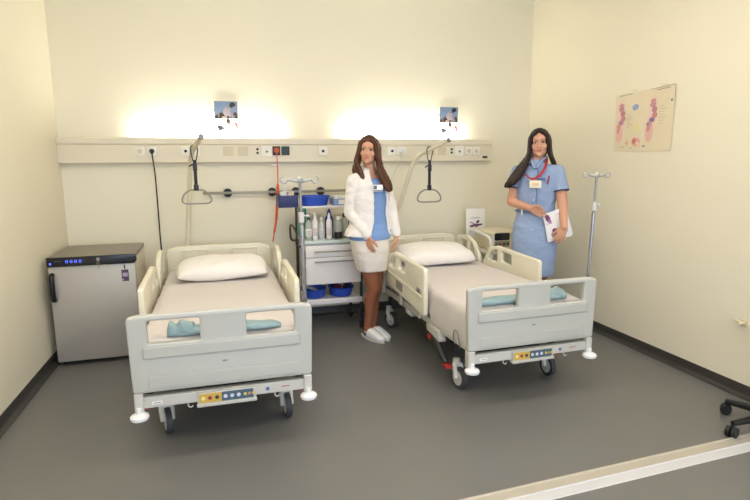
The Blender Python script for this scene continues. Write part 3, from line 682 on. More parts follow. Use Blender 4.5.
bm = BM(); prism(bm, rrect(-hw+.005, -hd+.10, hw-.005, hd, .008), [], 'z', 1.13, 1.148, .003); finish(bm, 'upper_shelf', TWHITE, tr)
bm = BM(); box(bm, (0, 0, .285), (2*hw-.01, 2*hd-.01, .022), .003); box(bm, (0, -hd+.004, .293), (2*hw-.01, .012, .05), .003); finish(bm, 'lower_shelf', TWHITE, tr)
bm = BM()
for sx in (-1, 1):
    for y in (-hd+.11, hd-.02): cyl(bm, (sx*(hw-.02), y, .85), (sx*(hw-.02), y, 1.13), .008, n=10)
finish(bm, 'shelf_post', STEEL, tr)
bm = BM(); tube(bm, smooth_path([(-hw-.004, -hd+.03, .80), (-hw-.05, -hd+.02, .82), (-hw-.05, -hd+.02, .93), (-hw-.05, hd-.05, .95), (-hw-.05, hd-.04, .82), (-hw-.004, hd-.04, .80)], 5), .010, 10); finish(bm, 'push_handle', DARK, tr)
TC = V(((tx0+tx1)/2, (ty0+ty1)/2, 0))
def basin(name, label, loc, rx, ry, h, m, group=None, rim=.006, cat='basin'):
    bm = BM(); lathe(bm, [(.80*rx, 0), (.84*rx, .004), (rx*.98, h-.012), (rx*1.05, h-.010), (rx*1.06, h), (rx*.97, h), (rx*.94, h-.02), (.80*rx, .012), (.05*rx, .010)], n=32, sy=ry/rx)
    o = finish(bm, name, m, None, 35); o.location = loc; return tag(o, label, cat, group)
bs = basin('basin', 'round blue plastic basin on the upper shelf of the trolley', (TC.x-.118, TC.y-.0, 1.149), .137, .12, .085, BLUEP)
bm = BM()
for k in range(4): ball(bm, (-.04+.03*k, -.01+.02*(k % 2), .03), (.03, .025, .018))
finish(bm, 'gloves', mat('light_blue_nitrile', (96, 136, 214), .5), bs)
g = 'blue basins on the lower trolley shelf'
b1_ = basin('basin', 'oval blue basin with white paper in it, left on the lower trolley shelf', (TC.x-.15, TC.y-.02, .298), .115, .13, .085, BLUEP, g)
b2_ = basin('basin', 'oval blue basin holding dark red packets, right on the lower trolley shelf', (TC.x+.11, TC.y-.02, .298), .115, .13, .085, BLUEP, g)
bm = BM(); box(bm, (-.02, 0, .075), (.13, .14, .004), .001, Matrix.Rotation(.35, 3, 'Y'))
single('paper_pack', 'folded white paper sticking out of the left lower basin', 'paper', bm, PAPER, (TC.x-.155, TC.y-.02, .305))
for k, (rgb, dx, dy, rz, lb) in enumerate((((120, 40, 52), -.03, .0, .5, 'dark red packet in the right lower basin, leaning left'), ((190, 170, 160), .01, .02, -.3, 'pale packet between the dark ones in the right lower basin'), ((74, 50, 60), .045, -.01, .9, 'plum packet in the right lower basin, rightmost'))):
    bm = BM(); box(bm, (0, 0, .05), (.085, .022, .07), .004, Matrix.Rotation(.4-.3*k, 3, 'Y'))
    single('packet', lb, 'packet', bm, mat('packet_%d' % k, rgb, .5), (TC.x+.11+dx, TC.y-.02+dy, .315), rz, 'packets in the lower basin')
# hanging navy tray on the left of the trolley
nt_ = thing('side_tray', 'navy blue open tray hung on the left side of the trolley top', 'tray', (TC.x-hw-.105, TC.y-.04, 1.145))
bm = BM(); out = rrect(-.085, -.13, .085, .13, .015)
prism(bm, out, [], 'z', 0, .012, .003); prism(bm, out, [rrect(-.078, -.123, .078, .123, .012)], 'z', .008, .105, .002); finish(bm, 'tray', NAVY, nt_)
bm = BM(); box(bm, (.10, 0, .085), (.05, .05, .012), .002); finish(bm, 'hanger', STEEL, nt_)
PK = [(-.03, -.04, (226, 220, 212), 'white'), (.03, -.05, (206, 190, 170), 'beige'), (.0, .05, (196, 206, 214), 'pale blue')]
for i, (dx, dy, rgb, nm) in enumerate(PK):
    bm = BM(); box(bm, (0, 0, .06), (.05, .06, .12), .004, Matrix.Rotation(.15*(i-1), 3, 'Y')); box(bm, (0, -.031, .05), (.034, .003, .03), 0, Matrix.Rotation(.15*(i-1), 3, 'Y'))
    single('supply_packet', nm+' packet standing in the navy side tray', 'packet', bm, mat('supply_%d' % i, rgb, .6), (TC.x-hw-.105+dx, TC.y-.04+dy, 1.158+.003), 0, 'packets in the navy tray')
# tissue box on the upper shelf
tb = thing('supply_box', 'blue and white open box of papers right on the upper trolley shelf', 'box', (TC.x+.112, TC.y-.01, 1.149))
bm = BM(); prism(bm, rrect(-.075, -.10, .075, .10, .004), [rrect(-.068, -.093, .068, .093, .003)], 'z', .0, .058, .001); box(bm, (0, 0, .003), (.145, .19, .004)); finish(bm, 'box', mat('light_blue_box', (136, 160, 206), .6), tb)
bm = BM(); box(bm, (0, -.1008, .03), (.06, .002, .04)); finish(bm, 'box_label', PAPER, tb)
bm = BM()
for k in range(4): box(bm, (-.045+.03*k, .0, .055), (.022, .17, .05), .002, Matrix.Rotation(.15*(k-1.5), 3, 'Y'))
finish(bm, 'papers', PAPER, tb)
bm = BM(); box(bm, (0, 0, .022), (.028, .14, .044), .003); box(bm, (0, -.0, .045), (.018, .10, .004))
single('small_carton', 'small dark brown carton beside the blue box on the trolley shelf', 'box', bm, mat('brown_carton', (84, 64, 56), .6), (TC.x+.215, TC.y-.03, 1.149))
# bottles on the worktop
def bottle(label, x, y, r, h, body, cap, kind, liquid=None, lab=None):
    b = thing('bottle', label, 'bottle', (x, y, .851), 0, 'bottles on the trolley worktop')
    bm = BM(); lathe(bm, [(r*.9, 0), (r, .006), (r, h*.62), (r*.92, h*.70), (r*.45, h*.80), (r*.38, h*.86)], n=20); finish(bm, 'body', body, b)
    bm = BM()
    if kind == 'spray':
        lathe(bm, [(r*.46, h*.84), (r*.46, h*.90), (r*.30, h*.93), (r*.24, h)], n=14); cyl(bm, (0, 0, h*.985), (0, -r*1.0, h*.975), r*.2, r*.16, 10)
    elif kind == 'pump':
        lathe(bm, [(r*.5, h*.84), (r*.5, h*.91), (r*.14, h*.92), (r*.14, h*1.03)], n=14); box(bm, (-.01, 0, h*1.05), (.05, .018, .014), .003)
    else: lathe(bm, [(r*.48, h*.84), (r*.50, h*.85), (r*.50, h*.97), (r*.40, h)], n=16)
    finish(bm, 'cap', cap, b)
    if lab:
        bm = BM(); lathe(bm, [(r*1.01, h*.14), (r*1.02, h*.142), (r*1.02, h*.46), (r*1.01, h*.462)], n=20); l = finish(bm, 'bottle_label', mat('label_%d_%d_%d' % lab, lab, .6), b)
        bm = BM()
        for k in range(3): box(bm, (0, -r*1.02, h*(.2+.08*k)), (r*.9, .002, .005))
        finish(bm, 'label_print', GREYM, l)
    if liquid:
        bm = BM(); lathe(bm, [(r*.9, -.0), (r*1.012, .004), (r*1.012, h*.30), (r*.95, h*.302)], n=20); finish(bm, 'liquid', liquid, b)
    return b
CLEAR = mat('clear_grey_plastic', (176, 178, 168), .2, var=.03); WB = mat('white_bottle_plastic', (236, 232, 224), .35); BLUEB = mat('deep_blue_plastic', (30, 62, 150), .35); DKL = mat('dark_liquid', (42, 36, 34), .25); CL2 = mat('milky_bottle_plastic', (206, 206, 196), .3)
by = TC.y-.10
bottle('clear bottle with black pump top, first from the left on the worktop', TC.x-.200, by-.03, .030, .215, CLEAR, BLACK, 'pump', None, (226, 222, 214))
bottle('white spray bottle next to the black pump bottle on the worktop', TC.x-.143, by-.04, .026, .235, WB, WHITEP, 'spray', None, (222, 206, 202))
bottle('milky bottle with white cap between the two white spray bottles', TC.x-.080, by-.01, .031, .19, CL2, WHITEP, 'cap', None, (216, 216, 210))
bottle('white spray bottle standing in front of the tall blue bottle', TC.x-.018, by-.05, .026, .235, WB, WHITEP, 'spray', None, (222, 206, 202))
bottle('tall deep blue bottle behind the second white spray bottle', TC.x+.005, by+.06, .040, .26, BLUEB, BLUEB, 'spray')
bottle('clear bottle with dark liquid right of the deep blue bottle', TC.x+.072, by-.02, .036, .20, CLEAR, WHITEP, 'cap', DKL)
bottle('small grey bottle with black cap partly behind the white jacket', TC.x+.140, by+.04, .032, .22, CLEAR, BLACK, 'cap')
bm = BM(); rngs = []
for k in range(12):
    t = k/11; rngs.append(((0, 0, .02+.27*t), .05*(1-.35*t)*(.9+.12*math.sin(9*t)), .028*(1-.3*t), (1, 0, 0), (0, 1, 0), 2.4))
loft(bm, rngs, 24); single('green_pouch', 'translucent green pouch hanging at the left end of the trolley', 'pouch', bm, mat('green_film', (72, 164, 138), .35, var=.12, vscale=20), (TC.x-hw+.045, TC.y+.05, .851))

# ================================================================== DEVICE CART BEHIND THE SECOND BED
CX, CY = 2.70, -.50
ct = thing('equipment_cart', 'white tubular equipment cart right of the second bed, carrying the monitor', 'cart', (CX, CY, 0))
bm = BM(); prism(bm, rrect(-.27, -.22, .27, .31, .02), [], 'z', .655, .68, .005); finish(bm, 'top_tray', mat('beige_tray', (214, 206, 184), .45), ct)
bm = BM(); prism(bm, rrect(-.26, -.20, .26, .22, .02), [], 'z', .25, .27, .005); finish(bm, 'lower_tray', GREYM, ct)
for s in (-1, 1):
    bm = BM(); tube(bm, smooth_path([(s*.285, -.26, .10), (s*.285, -.26, .60), (s*.285, -.25, .76), (s*.285, -.20, .82), (s*.285, .0, .845), (s*.285, .15, .845), (s*.285, .22, .80), (s*.285, .23, .6), (s*.285, .23, .10)], 6), .014, 10)
    box(bm, (s*.278, .0, .665), (.02, .47, .016)); box(bm, (s*.272, .0, .26), (.03, .47, .016)); ball(bm, (s*.285-.02, -.262, .50), .014); finish(bm, 'side_frame', WHITEP, ct)
for sx in (-1, 1):
    for y in (-.26, .23): bm = BM(); cyl(bm, (sx*.285-.012, y, .04), (sx*.285+.012, y, .04), .04, n=18); cyl(bm, (sx*.285, y, .05), (sx*.285, y, .105), .011); finish(bm, 'caster', DARK, ct)
dv = thing('patient_monitor', 'cream medical monitor with dark screen and buttons on the white cart', 'medical device', (CX-.075, CY, .681))
bm = BM(); prism(bm, rpoly([(-.155, 0), (.19, 0), (.19, .17), (.15, .183), (-.12, .183), (-.155, .17)], .02), [], 'y', -.16, .20, .012, 3); finish(bm, 'case', mat('cream_device_case', (226, 216, 186), .4), dv)
bm = BM(); prism(bm, rrect(-.125, .098, .035, .170, .014), [], 'y', -.166, -.158, .003); finish(bm, 'screen', mat('dark_screen', (30, 30, 32), .18), dv)
bm = BM(); prism(bm, rrect(-.125, .035, .037, .092, .008), [], 'y', -.165, -.158, .003); kp = finish(bm, 'button_panel', mat('khaki_panel', (150, 142, 118), .5), dv)
for i, c in enumerate(((84, 130, 84), (176, 64, 54), (48, 48, 48), (40, 60, 50))):
    bm = BM(); cyl(bm, (-.105+.040*i, -.165, .063), (-.105+.040*i, -.169, .063), .012, n=14); finish(bm, 'button', mat('dev_%d' % i, c, .5), kp)
bm = BM(); cyl(bm, (.075, -.159, .05), (.075, -.166, .05), .012, n=14); finish(bm, 'port', BLACK, dv)
fl_sh = [(rct(.24, .565, .74, .59), (150, 146, 142)), (rct(.3, .62, .66, .63), (196, 192, 190)), (ell(.36, .34, .2, .035, rot=-.3), (196, 158, 176)), (ell(.62, .40, .10, .055, rot=.6), (70, 44, 62)),
         (ell(.48, .25, .3, .05, rot=.1), (110, 66, 92)), (ell(.72, .26, .16, .04, rot=.2), (86, 50, 80)), (ell(.3, .20, .12, .04), (130, 80, 104)), (ell(.55, .18, .1, .03), (160, 120, 150))]
o = art('flyer', .215, .37, [([(a, 1-(1-b)*.62) for a, b in p], c) for p, c in fl_sh], PAPER); o.location = (2.525, -.215, .6805); o.rotation_euler = (-.05, 0, 0)
tag(o, 'white flyer with purple picture standing behind the medical monitor', 'flyer')

# ================================================================== STOOL AT THE RIGHT EDGE
st = thing('swivel_stool', 'black swivel stool base with casters at the right edge of the floor', 'stool', (2.957, -3.12, 0))
SCX, SCY = 2.957, -3.12
a0 = math.atan2(-2.855-SCY, 2.91-SCX)
for k in range(5):
    a = a0+2*PI*k/5; R = .27; e = V((math.cos(a)*R, math.sin(a)*R, 0)); n_ = V((-math.sin(a), math.cos(a), 0))
    bm = BM(); tube(bm, [V((0, 0, .105)), e*.5+V((0, 0, .10)), e+V((0, 0, .082))], [.03, .024, .017], 10); finish(bm, 'arm', BLACKG, st)
    w = V((-math.sin(a+.5), math.cos(a+.5), 0))
    bm = BM()
    for s in (-1, 1): cyl(bm, e+w*s*.006+V((0, 0, .032)), e+w*s*.028+V((0, 0, .032)), .032, .029, 18)
    cyl(bm, e+V((0, 0, .03)), e+V((0, 0, .075)), .010); finish(bm, 'caster', BLACK, st)
bm = BM(); cyl(bm, (0, 0, .07), (0, 0, .14), .045); cyl(bm, (0, 0, .135), (0, 0, .46), .022); finish(bm, 'gas_column', BLACKG, st)
bm = BM(); lathe(bm, [(.05, .45), (.125, .46), (.135, .48), (.135, .51), (.12, .53), (.05, .535)], n=28); finish(bm, 'seat', BLACK, st)

# ================================================================== PEOPLE
SKIN1 = mat('warm_skin', (214, 160, 128), .5, var=.05, vscale=12, spec=.35); SKIN2 = mat('light_skin', (212, 158, 128), .5, var=.05, vscale=12, spec=.35)
TIGHTS = mat('tan_tights', (150, 92, 62), .6, var=.05)
LIPS = mat('lip_colour', (180, 100, 92), .45); EYEW = mat('eye_white', (226, 220, 212), .3); IRIS = mat('dark_iris', (40, 28, 22), .25)
def hairmat(name, rgb): return mat(name, rgb, .5, var=.3, vscale=30, bump=.15, bscale=90, spec=.25)
def head(bm, c, Rm, s=1.0):
    """c = centre of skull; Rm maps local (x left-right, -y forward, z up)"""
    P = lambda x, y, z: c+Rm @ V((x, y, z))*s
    E = lambda x, y, z, r: ball(bm, P(x, y, z), tuple(q*s for q in r), Rm, 3)
    E(0, .012, .025, (.073, .092, .090)); E(0, -.015, -.03, (.064, .072, .075)); E(0, -.026, -.070, (.050, .052, .044)); E(0, -.062, -.098, (.020, .016, .014))
    E(0, -.070, .035, (.050, .022, .036))
    for sx in (-1, 1):
        E(sx*.036, -.056, -.028, (.026, .022, .030)); E(sx*.030, -.078, .020, (.024, .010, .008)); E(sx*.040, -.02, -.066, (.018, .036, .030))
        E(sx*.074, .012, -.008, (.008, .018, .030))
        E(sx*.010, -.094, -.034, (.008, .009, .007))
    chain(bm, [P(0, -.083, .016), P(0, -.098, -.018), P(0, -.106, -.032)], [.008*s, .0095*s, .010*s])
    E(0, -.076, -.060, (.026, .012, .014))
def face_parts(root, c, Rm, s, brow, Rr):
    P = lambda x, y, z: Rr @ (c+Rm @ V((x, y, z))*s)
    for sx in (-1, 1):
        bm = BM(); ball(bm, P(sx*.031, -.0755, .004), (.0135*s, .009*s, .0065*s), (Rr @ Rm) if True else None); e = finish(bm, 'eye', EYEW, root)
        bm = BM(); ball(bm, P(sx*.031, -.0825, .004), (.0065*s, .004*s, .0062*s), Rr @ Rm); finish(bm, 'iris', IRIS, e)
        bm = BM(); tube(bm, [P(sx*.015, -.083, .011), P(sx*.031, -.0855, .0125), P(sx*.046, -.076, .007)], [.0014*s, .0026*s, .0014*s], 6); finish(bm, 'eyelashes', IRIS, e)
        bm = BM(); tube(bm, smooth_path([P(sx*.012, -.089, .021), P(sx*.030, -.0895, .028), P(sx*.050, -.075, .022)], 4), [.003*s]*4+[.0034*s]*4+[.0018*s], 6, flat=.6); finish(bm, 'eyebrow', brow, root)
    bm = BM(); ball(bm, P(0, -.0845, -.0560), (.021*s, .0055*s, .0034*s), Rr @ Rm); ball(bm, P(0, -.0845, -.0630), (.018*s, .006*s, .0042*s), Rr @ Rm); finish(bm, 'lips', LIPS, root)
def hand(bm, w, d, n, t, curl, s=1.0, spread=1.0, tcurl=.5):
    """w wrist, d finger direction, n palm normal (curl side), t thumb side"""
    w, d, n, t = V(w), V(d).normalized(), V(n).normalized(), V(t).normalized()
    t = (t-d*t.dot(d)).normalized(); n = d.cross(t)*(1 if d.cross(t).dot(n) > 0 else -1)
    K = [(.030, .082, .066, .0088), (.010, .088, .075, .0090), (-.011, .085, .070, .0086), (-.030, .076, .054, .0076)]
    for off, kd, L, r in K:
        k = w+(d*kd+t*off*1.0)*s
        capsule(bm, w+(t*off*.55+d*.015)*s, k, .0125*s, .0105*s)
        dirv = (d+t*off*2.0*spread).normalized(); p = k; rs = [r, r*.93, r*.86, r*.75]; pts = [p]; a = 0
        for j, f in enumerate((.45, .31, .24)):
            a += curl*(.55, .8, .6)[j]; dd = dirv*math.cos(a)+n*math.sin(a); p = p+dd*L*f*s; pts.append(p)
        chain(bm, pts, [q*s for q in rs])
    p0 = w+(d*.022+t*.022)*s; p1 = p0+(d*.030+t*.026+n*.010)*s; p2 = p1+(d*.030+t*.008+n*.012*tcurl*2)*s; p3 = p2+(d*.022-t*.002+n*.014*tcurl*2)*s
    chain(bm, [p0, p1, p2, p3], [.013*s, .0115*s, .0095*s, .0075*s])
def ring(c, rx, ry, L, F, pw=2.3): return (c, rx, ry, L, F, pw)

def woman_white():
    X, Y = 1.195, -.875; root = thing('person', 'woman in open white jacket and white skirt standing between the two beds', 'person', (X, Y, 0))
    a = math.radians(18); F = V((math.sin(a), -math.cos(a), 0)); L = V((math.cos(a), math.sin(a), 0)); Z = V((0, 0, 1))
    q = lambda f, l, z: F*f+L*l+Z*z
    I3 = Matrix.Identity(3)
    Rsh, Lsh = q(.0, -.152, 1.388), q(.0, .152, 1.388)
    Rel, Lel = V((-.165, -.02, 1.12)), V((.215, .035, 1.12)); Rwr, Lwr = V((-.058, -.165, .935)), V((.235, -.03, .905))
    # --- head turned back towards the camera
    ha = math.radians(-22); Rh = Matrix.Rotation(ha, 3, 'Z') @ Matrix.Rotation(.06, 3, 'Y'); hc = V((-.012, -.03, 1.628))
    bm = BM(); head(bm, hc, Rh, .96)
    chain(bm, [V((.012, .01, 1.40)), V((.004, .0, 1.51)), hc+V((0, .015, -.04))], [.052, .047, .050])
    # torso
    loft(bm, [ring(q(0, 0, z), rx, ry, L, F, 2.3) for z, rx, ry in ((.80, .155, .10), (.90, .168, .112), (1.02, .140, .098), (1.12, .125, .092), (1.24, .140, .105), (1.34, .140, .092), (1.40, .105, .065), (1.44, .05, .048))], 32)
    chain(bm, [q(0, -.05, 1.40), Rsh-V((0, 0, .015)), Rel, Rwr], [.04, .044, .040, .026]); chain(bm, [q(0, .05, 1.40), Lsh-V((0, 0, .015)), Lel, Lwr], [.04, .044, .038, .026])
    hand(bm, Rwr, V((.16, -.12, -.98)), V((.75, .35, 0)), V((.5, -.85, 0)), .45, .95, .4)
    hand(bm, Lwr, V((-.12, -.12, -.98)), V((-.7, .5, 0)), V((-.5, -.8, 0)), .5, .95, .4)
    # legs
    fd = V((.49, -.87, 0)); fl = V((.87, .49, 0))
    for s, hip, knee, ank in ((-1, q(0, -.075, .86), V((.025, -.04, .46)), V((-.02, .02, .095))), (1, q(0, .075, .86), V((.062, .02, .46)), V((.04, .06, .095)))):
        chain(bm, [hip, hip.lerp(knee, .5), knee, knee.lerp(ank, .3)+V((-.01, .016, 0)), knee.lerp(ank, .7), ank], [.088, .072, .054, .053, .038, .033])
        chain(bm, [ank, ank+fd*.07+V((0, 0, -.04)), ank+fd*.13+V((0, 0, -.06))], [.033, .030, .022])
    body = remesh(bm, 'body', SKIN1, root, .0040, 5)
    # tights on the legs: second material by height on the body mesh
    body.data.materials.append(TIGHTS)
    for p in body.data.polygons:
        if p.center.z < .68: p.material_index = 1
    face_parts(root, hc, Rh, .96, hairmat('brown_brow', (70, 46, 34)), I3)
    # blue top
    bm = BM(); loft(bm, [ring(q(.004, 0, z), rx, ry, L, F, 2.4) for z, rx, ry in ((.893, .180, .140), (.93, .180, .138), (1.02, .152, .112), (1.12, .140, .108), (1.24, .150, .120), (1.33, .150, .110), (1.375, .12, .092), (1.40, .085, .07))], 36)
    remesh(bm, 'top', mat('blue_tunic_cotton', (128, 160, 208), .8, var=.05, bump=.3, bscale=25, spec=.2), root, .006, 3, .003, 9)
    # white jacket: thick open shell plus sleeves
    bm = BM(); n = 40; th0, th1 = math.radians(118), math.radians(118+300)   # angle from L axis, front (F) is at 90
    prof = [(.925, .210, .150, 74, 30), (.955, .200, .144, 74, 29), (1.02, .178, .132, 75, 26), (1.12, .164, .126, 76, 25), (1.24, .174, .136, 77, 24), (1.34, .174, .122, 80, 20), (1.41, .150, .094, 82, 22), (1.455, .088, .076, 84, 30), (1.478, .066, .066, 86, 36)]
    R = []
    for z, rx, ry, mid, half in prof:
        rows = []
        for (e, sgn) in ((0, 1), (-.016, -1)):
            pts = []
            for k in range(n+1):
                kk = k if sgn > 0 else n-k; t = math.radians(mid+half)+(2*PI-2*math.radians(half))*kk/n
                x = math.copysign(abs(math.cos(t))**.87, math.cos(t)); y = math.copysign(abs(math.sin(t))**.87, math.sin(t))
                pts.append(bm.verts.new(q((ry+e)*y+.004, (rx+e)*x-(.02 if z < 1.0 else 0), z)))
            rows += pts
        R.append(rows)
    m = len(R[0])
    for A_, B_ in zip(R, R[1:]):
        for k in range(m): bm.faces.new((A_[k], A_[(k+1) % m], B_[(k+1) % m], B_[k]))
    for ringv in (R[0], R[-1]):
        for k in range(n): 
            bm.faces.new((ringv[k], ringv[k+1], ringv[m-2-k], ringv[m-1-k]))
    JK = mat('white_jacket_cotton', (240, 234, 226), .8, var=.02, bump=.3, bscale=22, spec=.2)
    bmesh.ops.recalc_face_normals(bm, faces=bm.faces)
    sl = lambda P_, r: [(P_[i], r[i]) for i in range(len(P_))]
    chain(bm, [q(0, -.10, 1.405), Rsh+V((0, 0, -.012)), Rsh.lerp(Rel, .5)+V((-.006, 0, 0)), Rel+V((-.004, .004, 0))], [.050, .058, .056, .052]); chain(bm, [Rel, Rel.lerp(Rwr, .5), Rel.lerp(Rwr, .93)], [.052, .049, .042])
    chain(bm, [q(0, .10, 1.405), Lsh+V((0, 0, -.012)), Lsh.lerp(Lel, .5), Lel], [.050, .055, .050, .046]); chain(bm, [Lel, Lel.lerp(Lwr, .5), Lel.lerp(Lwr, .92)], [.046, .042, .037])
    jk = remesh(bm, 'jacket', JK, root, .006, 2, .006, 11)
    bm = BM(); tube(bm, smooth_path([q(.07, -.045, 1.462), q(.02, -.062, 1.487), q(-.04, -.048, 1.495), q(-.062, 0, 1.50), q(-.04, .048, 1.495), q(.02, .062, 1.487), q(.07, .055, 1.46)]), .011, 8, flat=.5); finish(bm, 'collar', JK, jk)
    # skirt
    bm = BM(); loft(bm, [ring(q(.01, -.004+(.9-z)*.09, z), rx, ry, L, F, 2.4) for z, rx, ry in ((.618, .125, .108), (.626, .132, .116), (.69, .146, .124), (.80, .166, .134), (.90, .170, .124), (.96, .15, .11))], 36)
    remesh(bm, 'skirt', mat('white_skirt_cotton', (238, 229, 216), .8, var=.02, bump=.3, bscale=24, spec=.2), root, .006, 3, .004, 9)
    # clogs
    CLOG = mat('white_clog_leather', (238, 236, 232), .4, var=.02)
    for s, ank in ((-1, V((-.02, .02, 0))), (1, V((.04, .06, 0)))):
        bm = BM(); h = ank-fd*.045
        loft(bm, [ring(h+fd*d+V((0, 0, z)), rx, rz, fl, Z, 2.5) for d, z, rx, rz in ((-.012, .034, .025, .012), (.0, .036, .036, .020), (.05, .040, .040, .026), (.085, .058, .043, .046), (.12, .058, .046, .048), (.16, .048, .048, .038), (.20, .040, .044, .030), (.235, .034, .032, .022), (.25, .030, .016, .012))], 24)
        cl = remesh(bm, 'clog', CLOG, root, .005, 2)
        bm = BM(); sole = []
        for k in range(28):
            t = 2*PI*k/28; u = .118+.135*math.cos(t); w = math.sin(t)*(.046 if u > .1 else .038); p = h+fd*u+fl*w; sole.append((p.x, p.y))
        prism(bm, sole, [], 'z', .001, .024, .004); finish(bm, 'sole', mat('cream_clog_sole', (222, 214, 196), .5), cl)
        bm = BM(); tube(bm, smooth_path([h+fd*.07-fl*.044+V((0, 0, .045)), h-fd*.0-fl*.030+V((0, 0, .075)), h-fd*.018+V((0, 0, .08)), h+fl*.030+V((0, 0, .075)), h+fd*.07+fl*.044+V((0, 0, .045))]), .006, 6, flat=2.0); finish(bm, 'heel_strap', mat('dark_strap', (92, 84, 74), .5), cl)
    # hair: long brown waves
    HR = hairmat('brown_hair', (84, 52, 34)); bm = BM(); Ph = lambda x, y, z: hc+Rh @ V((x, y, z))
    ball(bm, Ph(0, .028, .040), (.086, .098, .090), Rh, 3); ball(bm, Ph(0, .055, -.02), (.078, .066, .085), Rh, 3)
    rnd = random.Random(3)
    for s in (-1, 1):
        for k in range(16):
            u = k/15; y0 = -.060+.13*u; x1 = s*(.070+.02*rnd.random())
            ty = -.045+.10*u; top = Ph(s*.014, ty, .024+.088*math.sqrt(max(.05, 1-((ty-.028)/.100)**2))); g = math.sqrt(u)
            side = Ph(s*(.054+.024*g), y0, .060-.01*u); ear = Ph(s*(.070+.016*g), y0+.008, -.015)
            chin = Ph(s*(.078+.026*rnd.random()), y0+.014, -.095)
            w = .012*math.sin(k*1.7)
            if s < 0:
                sh = Ph(-.110+.068*(1-u)+w*.6, -.075+.075*u, -.165-.012*(1-u)); e1 = V(sh)+V((.014-w, -.022, -.06)); e2 = e1+V((.012+w, -.004, -.03-.045*(1-u)))
            else:
                sh = Ph(.102+.030*u+w*.5, -.060+.070*u, -.165); e1 = V(sh)+V((.036+w, -.024, -.085)); e2 = e1+V((.026-w, -.006, -.085+.03*rnd.random()))
            chain(bm, smooth_path([top, side, ear, chin, sh, e1, e2], 3), [.016]*3+[.016]*3+[.017]*3+[.018]*3+[.018]*3+[.015]*3+[.006])
    remesh(bm, 'hair', HR, root, .0055, 6, .0035, 55, .14)
    # lanyard and badge
    LAN = mat('dark_red_lanyard', (136, 28, 52), .6); bm = BM()
    tube(bm, smooth_path([q(-.05, .045, 1.485), q(.02, .062, 1.475), q(.085, .058, 1.43), q(.128, .040, 1.375), q(.152, .012, 1.345)]), .0095, 6, flat=.35); finish(bm, 'lanyard', LAN, root)
    bm = BM(); RB = Matrix.Rotation(math.radians(0), 3, 'Z'); c = q(.165, -.025, 1.325); box(bm, c, (.085, .004, .055), .001, RB); bd = finish(bm, 'name_badge', PAPER, root)
    bm = BM(); box(bm, c+RB @ V((-.022, -.0035, .006)), (.028, .002, .03), 0, RB); box(bm, c+RB @ V((.0, -.0035, -.020)), (.075, .002, .008), 0, RB); finish(bm, 'badge_print', mat('badge_ink', (96, 110, 130), .5), bd)
    return root
woman_white()

